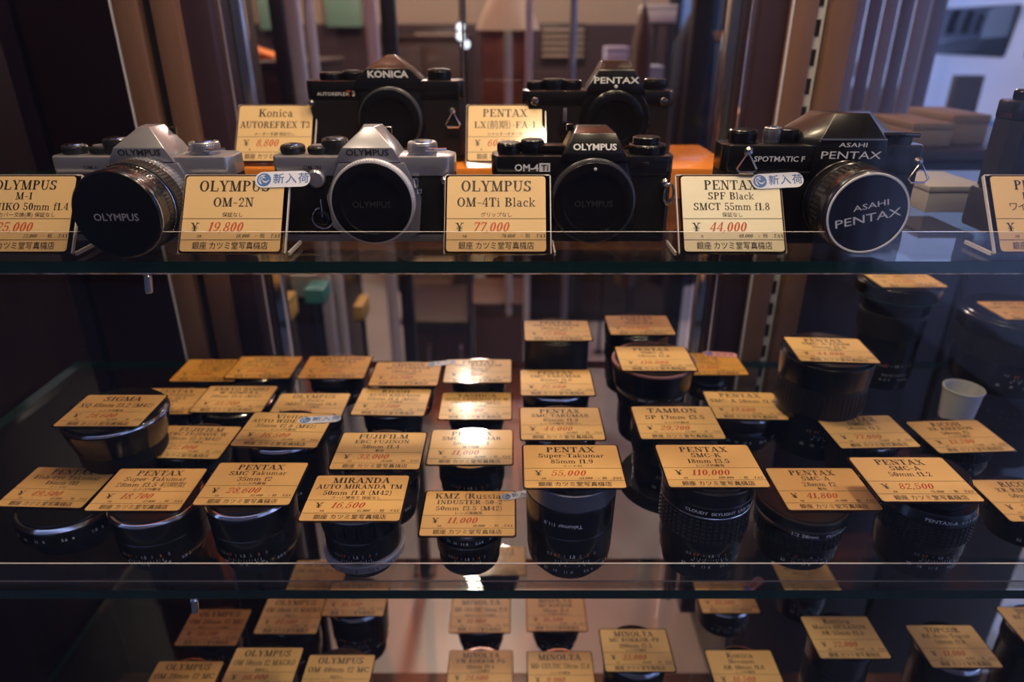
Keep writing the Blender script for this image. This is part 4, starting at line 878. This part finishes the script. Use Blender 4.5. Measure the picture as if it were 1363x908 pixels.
# black body at the back on the right
def lx(label, X, Y, Z, winder, group):
    o = thing('film_camera', label, 'camera', (X, Y, Z), 0, group)
    dz = .034 if winder else 0; W, zt, H, mx = .144, .0500+dz, .0640+dz, .0150
    if winder:
        MB().box((0, 0, .0165), (.145, .036, .033), black_satin, .004).build('winder', o)
    hw = W/2; D = .034
    out = [(-hw+.006, -D/2), (hw-.006, -D/2), (hw, -D/2+.008), (hw, D/2-.008), (hw-.006, D/2), (-hw+.006, D/2), (-hw, D/2-.008), (-hw, -D/2+.008)]
    MB().prism(out, .004+dz, zt, leather).build('body', o)
    MB().prism(out, dz, .004+dz, black_metal, bev=.0008).build('bottom_plate', o)
    MB().prism([(x*1.004, y*1.04) for x, y in out], zt, H, black_metal, bev=.0018).build('top_plate', o)
    pr = MB().loft([(.060+dz, .0560, -.0195, .015, mx), (.0685+dz, .0500, -.0200, .015, mx), (.0820+dz, .0330, -.0180, .014, mx), (.0895+dz, .0260, -.002, .012, mx)], black_metal, bev=.0007)
    logo(pr, 'PENTAX', .0056, mx, -.0203, .0705+dz, white_ink, .015, 1.45, slant=.13)
    pr.build('prism_housing', o)
    disc_front(o, 'mount_face', [(.0335, -.001), (.0335, .002), (.0325, .003), (.030, .003)], mx, .0375+dz, -.0165, black_metal)
    ring_cap(o, mx, .0375+dz, -.0180, .0265, black_metal, black_cap, knurl=False)
    disc_front(o, 'white_dot', [(.0016, 0), (.0014, .0006), (0, .0008)], mx-.0005, .0375+.0302+dz, -.0205, white_ink, n=12)
    dial(o, 'rewind_knob', -.060, 0, H, .0075, .0075, black_metal); dial(o, 'film_dial', -.0425, 0, H, .0105, .0095, black_metal); dial(o, 'mode_ring', -.0245, 0, H, .0085, .0085, black_metal)
    dial(o, 'shutter_dial', .0545, 0, H, .0105, .0095, black_metal)
    for s in (-1, 1): disc_front(o, 'strap_lug', [(.0036, 0), (.0036, .0015), (.0030, .0024), (.0001, .0026)], s*.0605, .0545+dz, -.0172, bright, n=20)
    disc_front(o, 'lock_button', [(.0032, 0), (.0032, .0018), (.0001, .0020)], .0450, .0360+dz, -.0172, grey_metal, n=20)
    disc_front(o, 'socket', [(.0030, 0), (.0030, .0014), (.0001, .0016)], .0450, .0285+dz, -.0172, ringdark, n=20)
    MB().box((-.0320, -.0185, .0420+dz), (.0036, .004, .013), grey_metal, .0008).box((-.0320, -.0190, .0300+dz), (.008, .004, .014), black_metal, .001).build('self_timer', o)
    return o
lx('black film camera at the back with trapezoid prism, right of the 60,500 tag', .0820, .695, RISE, False, 'cameras on the amber block')
lx('tall black camera with winder grip, cropped by the right edge', .4400, .535, SH1, True, 'cameras on the upper shelf')

# ------------------------------------------------------------------ tags standing among the cameras
TILT = R_(54)
UG = 'price tags standing on the upper shelf'
def standing(label, X, Yb, lines, note, price, small, grade, side, base=SH1, group=UG, stickers=(), rz=0, tilt=TILT, h=.0560, pale=None):
    # Yb: where the lower edge stands
    hh = h/2+.0026
    return price_tag(label, group, lines, note, price, small, grade, (X, Yb+hh*cos(tilt), base+hh*sin(tilt)+.0022), (tilt, 0, R_(rz)), acrylic_stand(side), card=pale or paper_soft, h=h, stickers=stickers)
standing('amber tag with the 25,000 price, standing at the far left', -.3440, .4565, ['OLYMPUS', 'M-1', 'M ZUIKO 50mm f1.4'], '\u9732\u51fa\u30ab\u30d0\u30fc\u4ea4\u63db(\u9ed2) ' + N2, '25,000', '22,000', 'B', 1)
standing('amber tag marked 19,800 between the two silver cameras', -.1960, .4565, ['OLYMPUS', 'OM-2N'], N2, '19,800', '18,000', 'AB', 1, stickers=[(.0335, .0255, 2, 1.0, None)])
standing('amber tag marked 77,000 standing before the black bodies', -.0110, .4565, ['OLYMPUS', 'OM-4Ti Black'], '\u30b0\u30ea\u30c3\u30d7\u306a\u3057', '77,000', '70,000', 'AB', 1)
standing('tag paled by painted-in haze, marked 44,000, left of the white-ringed lens cap', .1545, .4565, ['PENTAX', 'SPF Black', 'SMCT 55mm f1.8'], N2, '44,000', '40,000', 'A', -1, stickers=[(.0335, .0245, 3, .95, None)], pale=paper_hazed)
standing('amber tag marked 38,500 cropped by the right edge', .3740, .4565, ['PENTAX', 'LX(\u524d\u671f)', '\u30ef\u30a4\u30f3\u30c0\u30fcLX\u4ed8'], '\u8996\u5ea6\u88dc\u6b63\u6545\u969c', '38,500', '35,000', 'AB', -1)
standing('amber tag marked 8,800 at the back on the left', -.2225, .6465, ['Konica', 'AUTOREFREX T3'], '\u30e1\u30fc\u30bf\u30fc\u4e0d\u8abf ' + N2, '8,800', '8,000', 'B', 1, base=RISE, group='price tags on the amber block')
standing('amber tag marked 60,500 at the back with white glare', -.0065, .6465, ['PENTAX', 'LX(\u524d\u671f)-FA-1'], '\u30b7\u30e3\u30c3\u30bf\u30fc\u30dc\u30bf\u30f3\u5225', '60,500', '55,000', 'B', 1, base=RISE, group='price tags on the amber block')

# ------------------------------------------------------------------ the shop behind the case
def along(px0, px1, py0, py1, Y):
    """centre and size of an upright rectangle at distance Y"""
    a = at(px0, py0, Y); b_ = at(px1, py1, Y)
    return (a+b_)/2, abs(b_.x-a.x), abs(a.z-b_.z)
red_cab = mat('oxblood_cabinet', (.11, .030, .022), .35, 0, .2, noise=(4, (.15, .045, .03), (1, 1, 6)))
dk_cab = mat('dark_brown_cabinet', (.035, .022, .020), .45, noise=(4, (.05, .03, .026), (1, 1, 6)))
beige = mat('beige_card', (.46, .37, .27), .6, noise=(7, (.52, .43, .32)))
greenp = mat('pale_green_panel', (.16, .30, .22), .5, noise=(5, (.22, .36, .27)))
orange = mat('orange_box', (.78, .26, .04), .45)
white_paint = mat('white_paint', (.60, .61, .64), .4)
bluegrey = mat('blue_grey_cloth', (.20, .25, .36), .7, noise=(8, (.30, .36, .46)))
teal = mat('teal_plastic', (.06, .30, .30), .4)
yel = mat('yellow_box', (.62, .42, .10), .5)
shade_m = mat('lamp_shade_linen', (.62, .50, .38), .8, emit=(1, .74, .48), estr=.22)
# floor lamp with a linen shade, and the cabinet behind it
p = at(676, 40, 2.2); zb = p.z; zt = at(676, -25, 2.2).z
o = thing('floor_lamp', 'floor lamp with pale tapered shade seen through the back glass', 'lamp', (p.x, 2.2, 0))
MB().lathe([(.094, zb), (.094, zb+.003), (.035, zt), (.033, zt), (.091, zb)], shade_m, n=48).build('lamp_shade', o)
MB().lathe([(.012, .02), (.012, zb+.05), (.004, zb+.06)], white_paint, n=16).build('pole', o)
MB().lathe([(.13, 0), (.13, .012), (.03, .025), (.012, .03)], white_paint, n=32).build('base', o)
def cabinet(label, px0, px1, pytop, Y, depth, m, doors=2, cat='cabinet', name='wooden_cabinet', top=None, handles=True):
    a = at(px0, pytop, Y); b_ = at(px1, pytop, Y); wd = b_.x-a.x; h = max(a.z, .1)
    o = thing(name, label, cat, ((a.x+b_.x)/2, Y+depth/2, 0))
    MB().box((0, 0, h/2), (wd, depth, h), m, .006).build('carcass', o)
    MB().box((0, 0, h+.008), (wd+.02, depth+.02, .016), top or m, .003).build('top', o)
    for i in range(doors):
        x = -wd/2+wd*(i+.5)/doors
        d = MB().box((x, -depth/2-.006, h/2), (wd/doors-.012, .012, h-.06), m, .003).build('door', o)
        if handles: MB().tube([(x+wd/doors*.3, -depth/2-.012, h*.5), (x+wd/doors*.3, -depth/2-.03, h*.5+.01), (x+wd/doors*.3, -depth/2-.03, h*.5+.09), (x+wd/doors*.3, -depth/2-.012, h*.5+.10)], .004, chrome).build('handle', d)
    return o
cabinet('oxblood wooden cabinet behind the floor lamp', 640, 706, 46, 2.55, .4, red_cab, 1)
cabinet('low dark brown chest on the shop floor', 536, 622, 432, 2.15, .35, dk_cab, 2, 'chest', 'storage_chest')
cabinet('brown crate beside the low chest on the floor', 630, 700, 408, 2.2, .25, mat('crate_brown', (.11, .062, .045), .5), 1, 'crate', 'storage_crate', handles=False)
cabinet('tall dark cabinet beyond the back glass at centre left', 500, 620, 52, 3.4, .5, dk_cab, 2)
cabinet('dark cabinet standing beyond the right half of the back glass', 700, 930, 150, 3.0, .5, dk_cab, 3)
cabinet('dark sideboard behind the orange file at left', 290, 410, 90, 2.02, .4, dk_cab, 2, 'sideboard', 'wooden_sideboard')
# louvred wall panels
def louvre(label, px0, px1, py0, py1, Y, n):
    c, wd, h = along(px0, px1, py0, py1, Y)
    o = thing('louvre_panel', label, 'louvre', (c.x, Y, c.z), group='louvre panels on the rear wall')
    MB().box((0, .02, 0), (wd*1.06, .02, h*1.25), dk_cab, .004).build('backing', o)
    for i in range(n):
        MB().box((0, -.004, -h/2+h*(i+.5)/n), (wd, .022, h/n*.42), beige, .002, Matrix.Identity(4)).build('slat', o)
louvre('louvre panel with pale slats left of the floor lamp', 552, 612, 42, 82, 4.555, 5)
louvre('louvre panel with pale slats right of the floor lamp', 722, 776, 36, 78, 4.555, 5)
# steel display posts
polished = mat('polished_steel', (.80, .83, .92), .25, .25)
def steel(label, px, Y, wd, zt=2.0, m=None):
    a = at(px, 60, Y)
    o = thing('steel_post', label, 'post', (a.x, Y, 0), group='steel posts of the rear showcase')
    MB().box((0, 0, zt/2), (wd, wd, zt), m or polished, .004).build('upright', o)
    MB().box((0, 0, .006), (wd*2.2, wd*2.2, .012), m or chrome, .003).build('foot_plate', o)
for lb, px, Y, wd in (('steel post nearest the left brown post', 302, 1.15, .014), ('steel post left of the pale green board', 396, 1.5, .026), ('thinner steel post under the green board', 416, 1.6, .020), ('steel post right of the pale green board', 497, 1.9, .030),
                      ('steel post close to the floor lamp', 704, 2.1, .020), ('grey post just left of the right brown post', 1000, 1.5, .012)):
    steel(lb, px, Y, wd)
for lb, px, Y, wd in (('dark post left of the bright street window', 1036, 1.7, .045), ('dark post beside the blue jacket', 930, 1.75, .045), ('dark post left of the low chest', 520, 1.35, .026), ('dark post behind the left steel posts', 376, 1.8, .035)):
    steel(lb, px, Y, wd, m=frame_m)
def hung(name, label, cat, px0, px1, py0, py1, Y, depth, m, bev=.006, group=None):
    c, wd, h = along(px0, px1, py0, py1, Y)
    o = thing(name, label, cat, (c.x, Y+depth/2, c.z-h/2), group=group)
    MB().box((0, 0, h/2), (wd, depth, h), m, bev).build('panel', o)
    MB().box((0, depth/2+.008, h/2), (wd*.9, .014, h*.9), frame_m, .002).build('back_frame', o)
    return o
hung('notice_board', 'pale green board high on the rear wall', 'board', 428, 482, -30, 36, 4.50, .05, greenp)
hung('wall_poster', 'green framed poster on the rear wall at left', 'poster', 338, 384, -20, 40, 4.52, .05, greenp)
# orange wedge-shaped file on the sideboard
c, wd, h = along(304, 364, 64, 88, 2.1)
tag(MB().prism([(-wd/2, 0), (wd/2, 0), (wd/2, h*.2), (-wd/2, h)], 0, .12, orange, Matrix.Translation((0, .12, 0)) @ FRONT, bev=.002).build('file_wedge', None, (c.x, 2.1, at(300, 90, 2.02).z+.017)), 'orange wedge-shaped file seen behind the left steel post', 'file')
# three glowing globes stand in for reflections of small lamps
for i, (px, py) in enumerate(((613, 36), (613, 48), (620, 59))):
    q = at(px, py, 1.9)
    o = thing('lamp_reflection', '%s of three glowing globes standing in for lamp reflections above the prism camera' % ('topmost', 'middle', 'lowest')[i], 'bulb', q, group='three lamp reflections on a dark stem')
    MB().lathe([(.001, -.011), (.009, -.007), (.011, 0), (.009, .007), (.001, .011)], mat('lamp_reflection_glow', (1, 1, 1), .3, emit=(.85, .93, 1), estr=2.2), n=20).build('globe', o)
    MB().lathe([(.006, .009), (.006, .018), (.003, .02)], chrome, n=14).build('socket', o)
q = at(616, 47, 1.93)
tag(MB().lathe([(.05, 0), (.05, .01), (.008, .02), (.008, q.z+.1), (.001, q.z+.105)], frame_m, n=16).build('reflection_stand', None, (q.x, 1.935, 0)), 'dark thin stand carrying the three glowing lamp reflections', 'stand')
# boxes and goods, each its own thing: (name, label, category, pixel box, distance, depth, material)
def carton(label, px0, px1, py0, py1, Y, depth, m, cat='box', name='carton', base=None):
    c, wd, h = along(px0, px1, py0, py1, Y)
    zb = c.z-h/2 if base is None else base
    o = thing(name, label, cat, (c.x, Y+depth/2, zb), group=None)
    if base is None and zb > .05:
        s_ = thing('display_stand', 'slim dark stand carrying the '+label, 'stand', (c.x, Y+depth/2, 0))
        MB().box((0, 0, zb-.004), (max(wd*.8, .02), max(depth*.8, .02), .007), frame_m, .001).build('top_plate', s_)
        MB().lathe([(.006, .01), (.006, zb-.007)], frame_m, n=14).build('pole', s_)
        MB().lathe([(.024, 0), (.024, .006), (.008, .012)], frame_m, n=24).build('base', s_)
    MB().box((0, 0, h*.36), (wd, depth, h*.72), m, min(wd, h)*.04).build('tray', o)
    MB().box((0, 0, h*.86), (wd*1.02, depth*1.02, h*.28), m, min(wd, h)*.04).build('lid', o)
    return o
dim_beige = mat('dimmed_beige_card', (.24, .19, .15), .6)  # beige card darkened, the dim light put into its colour
ctop = at(1205, 214, .98).z+.0165
for a in (('pale blue carton right of the trapezoid prism', 808, 836, 62, 86, 2.6, .1, mat('lavender_card', (.50, .52, .74), .6)),
          ('round-cornered pale blue box behind the right back camera', 855, 882, 88, 112, 2.5, .1, mat('sky_card', (.36, .46, .66), .6)),
          ('white folded paper box high behind the trapezoid prism', 856, 900, 6, 30, 2.85, .08, white_paint),
          ('cyan package hanging by the right brown post', 1166, 1198, 130, 146, 1.5, .05, mat('cyan_card', (.04, .28, .46), .5)),
          ('beige carton on the counter at far right', 1214, 1262, 174, 205, 1.00, .12, dim_beige),
          ('second beige carton nearest the winder camera', 1266, 1306, 166, 205, 1.02, .12, dim_beige),
          ('peach carton left of the white-ringed lens camera', 974, 1012, 150, 174, 1.75, .1, mat('peach_card', (.62, .36, .22), .5)),
          ('tan strip box high behind the capped camera', 946, 1024, 42, 54, 2.4, .1, mat('tan_card', (.46, .30, .18), .5)),
          ('yellow box on the floor behind the rear tags', 470, 484, 408, 426, 1.5, .08, yel),
          ('yellow tilted box behind the left back tags', 360, 386, 402, 430, 1.2, .06, yel),
          ('teal box behind the left back tags', 404, 432, 386, 404, 1.3, .06, teal),
          ('white-green tray among the boxes at centre left', 384, 430, 366, 396, 1.55, .08, mat('mint_card', (.44, .54, .52), .5)),
          ('pale parcel on the shop floor at centre', 545, 600, 362, 390, 2.6, .2, beige),
          ('beige parcel behind the rear lenses, upper', 308, 336, 424, 445.5, 1.0, .06, beige),
          ('orange carton under the beige parcel at left', 306, 342, 447, 472, 1.0, .06, orange)):
    carton(*a, base=at(320, 446.5, 1.0).z if 'upper' in a[0] else ctop if 'counter' in a[0] or 'winder' in a[0] else None)
cabinet('dark counter along the right side of the shop', 1078, 1560, 214, .98, .25, mat('counter_dark', (.030, .026, .040), .35), 2, 'counter', 'shop_counter', handles=False)
o = thing('carton', 'grey folder box lying on the camera shelf behind the lens cap', 'box', (.385, .625, SH1))
MB().box((0, 0, .009), (.050, .07, .018), mat('grey_card', (.26, .25, .26), .6), .001).build('tray', o)
MB().box((0, 0, .0205), (.052, .072, .005), mat('grey_card', (.26, .25, .26), .6), .001).build('lid', o)
# coats hanging on the right
RAILZ = at(930, -5, 2.15).z+.05
def coat(label, px0, px1, py0, py1, Y, m):
    c, wd, h = along(px0, px1, py0, py1, Y)
    c = c*(2.15/Y); wd *= 2.15/Y*.78; h = RAILZ-.062-.5; Y = 2.15
    o = thing('hanging_coat', label, 'coat', (c.x, Y, RAILZ-.068), group='coats on the rail at the right')
    n = 40; prof = [(0.05, 0), (.22, -.04), (.42, -.12), (.46, -.5), (.5, -1.0)]
    vs = []; fs = []
    for k, (r, z) in enumerate(prof):
        for i in range(n):
            a = 2*pi*i/n; f = 1+.10*sin(7*a)*(-z)
            vs.append((r*wd*sin(a)*f, -r*.09*cos(a)*f*1.2, z*h))
    for k in range(len(prof)-1):
        for i in range(n): fs.append((k*n+i, k*n+(i+1) % n, (k+1)*n+(i+1) % n, (k+1)*n+i))
    MB().add(vs, fs, m).build('cloth', o)
    MB().tube([(0, 0, 0), (0, 0, .03), (.012, 0, .045), (.006, 0, .058)], .003, chrome).build('hook', o)
for a in (('dark blue coat behind the black body', 888, 948, 20, 215, 2.0, mat('navy_cloth', (.022, .030, .065), .8)),
          ('brown coat right of the louvre panel', 838, 868, 10, 130, 2.3, mat('brown_cloth', (.10, .07, .055), .8)),
          ('pale blue grey coat by the window', 1000, 1048, 55, 210, 2.1, bluegrey),
          ('light blue grey cloth left of the dark post', 948, 985, 90, 200, 2.3, mat('ice_cloth', (.30, .40, .50), .8))):
    coat(*a)
q = at(930, -5, 2.15)
o = thing('coat_rail', 'thin steel rail carrying the hanging coats', 'rail', (q.x, 2.15, 0))
MB().tube([(-.35, 0, q.z+.05), (.45, 0, q.z+.05)], .008, chrome).build('bar', o)
for x in (-.35, .45): MB().tube([(x, 0, 0), (x, 0, q.z+.05)], .010, chrome).build('leg', o)
# grey-blue blind panel between the right post and the street window
c, wd, h = along(1142, 1212, -40, 215, 1.42)
o = thing('blind_panel', 'grey blue vertical blind panel right of the right brown post', 'blind', (c.x, 1.42, 0))
zt = c.z+h/2
for i in range(6):
    MB().box((-wd/2+wd*(i+.5)/6, 0, zt/2), (wd/6*.9, .006, zt), mat('blind_cloth', (.22, .24, .34), .6) if i % 2 else mat('blind_cloth_pale', (.36, .39, .50), .6), .001).build('strip', o)
MB().box((0, 0, zt+.01), (wd, .02, .02), chrome, .002).build('rail', o)

# ------------------------------------------------------------------ the street seen to the right
o = thing('delivery_van', 'white delivery van in the street beyond the right window', 'van', (3.9, 3.3, -.1), R_(-3))
vb = mat('van_white', (.74, .79, .90), .3, 0, .3)
MB().loft([(.30, 4.8, -.95, .95), (1.05, 4.8, -.98, .98), (1.9, 4.5, -.9, .9), (2.05, 4.3, -.8, .8)], vb, Matrix.Rotation(pi/2, 4, 'Z'), bev=.04).build('van_body', o)
for y0, y1 in ((-2.1, -1.3), (-1.1, -.1), (.15, .95), (1.15, 2.0)):
    MB().box((-.955, (y0+y1)/2, 1.36), (.05, y1-y0, .30), dark_glass, .02, Matrix.Identity(4)).build('window', o)
MB().box((-.99, 0, .78), (.03, 4.6, .16), mat('van_stripe', (.10, .18, .42), .4), .01).build('stripe', o)
for y in (-1.5, 1.5):
    wl = MB().lathe([(.30, -.1), (.34, -.08), (.34, .08), (.30, .1)], black_rubber, Matrix.Translation((-.9, y, .34)) @ Matrix.Rotation(pi/2, 4, 'Y'), n=40).build('wheel', o)
    MB().lathe([(.20, -.11), (.17, -.13), (.02, -.13)], chrome, Matrix.Translation((-.9, y, .34)) @ Matrix.Rotation(pi/2, 4, 'Y'), n=32).build('hubcap', wl)
def building(label, c, d, m, cols, rows, rz=0):
    o = thing('street_building', label, 'building', (c[0], c[1], -.1), R_(rz), 'buildings across the street')
    MB().box((0, 0, d[2]/2), d, m, .02).build('wall', o)
    for i in range(cols):
        for j in range(rows):
            f = MB().box((-d[0]/2+d[0]*(i+.5)/cols, -d[1]/2-.02, 1.9+2.2*j), (d[0]/cols*.62, .08, 1.3), frame_m, .01).build('window', o)
            MB().box((-d[0]/2+d[0]*(i+.5)/cols, -d[1]/2-.045, 1.9+2.2*j), (d[0]/cols*.54, .05, 1.15), dark_glass).build('pane', f)
    MB().box((0, -d[1]/2-.05, .9), (d[0], .1, .2), facade_m, .01).build('ledge', o)
building('pale building across the street beyond the right window', (9.3, 7.0, 0), (7.0, 1.5, 7), facade_m, 5, 3, -55)
building('grey white building beyond the rear corner window', (2.0, 11.0, 0), (5.5, 1.5, 7), facade_m, 5, 3, -4)

cabinet('tall wardrobe added to darken the background behind the left brown post', -520, 225, -160, 1.25, .3, mat('wardrobe_dark', (.012, .006, .008), .4), 3, 'wardrobe', 'added_wardrobe', handles=False)  # added to keep the left background dark
wz = at(0, -160, 1.25).z+.016
o = thing('added_uplight_lamp', 'added unseen lamp on the dark wardrobe throwing light on the ceiling', 'lamp', (-.80, 1.40, wz))
MB().lathe([(.05, 0), (.05, .012), (.03, .02), (.05, .07), (.046, .07), (.02, .02)], lampcase, n=32).build('reflector', o)
MB().lathe([(.020, .018), (.020, .034), (.008, .044), (.001, .046)], glow2, n=24).build('bulb', o)
def planter(label, px, py, Y):
    q = at(px, py, Y)
    o = thing('flower_planter', label, 'planter', (q.x, Y, -.1))
    MB().lathe([(.10, 0), (.14, q.z*.8), (.15, q.z*.8+.02), (.13, q.z*.8+.02), (.12, q.z*.8-.03)], frame_m, n=28).build('pot', o)
    m_ = MB(); rnd = random.Random(px)
    for i in range(46):
        a = rnd.uniform(0, 2*pi); rr = rnd.uniform(0, .15); h_ = q.z*.8+.05+rnd.uniform(0, .22)
        m_.lathe([(.001, -.03), (.026, -.012), (.032, .004), (.018, .018), (.001, .022)], mat('pink_petals', (.66, .26, .34), .7), Matrix.Translation((rr*cos(a), rr*sin(a), h_)), n=9)
    m_.build('flowers', o)
planter('dark planter of pink flowers in the street outside the right window', 1236, 165, 3.0)
q = at(1290, 100, 3.15)
o = thing('sign_board', 'dark plain board standing in the street before the white van', 'board', (q.x, 3.15, -.1))
MB().box((0, 0, (q.z+.1)/2+.04), (.12, .04, q.z+.02), mat('slate_board', (.03, .035, .05), .5), .004).build('panel', o)
for sx in (-1, 1): MB().box((sx*.045, .01, .03), (.016, .14, .06), frame_m, .003).build('foot', o)
o = thing('plastic_cup', 'small white plastic cup on the middle shelf beside the tall telephoto', 'cup', (.487, .650, SH2))
MB().lathe([(.016, 0), (.0165, .001), (.0195, .036), (.0185, .036), (.0155, .002)], white_paint, n=32).build('body', o)
MB().tube([(.0195*cos(2*pi*i/28), .0195*sin(2*pi*i/28), .036) for i in range(28)], .0010, white_paint, closed=True).build('rim', o)
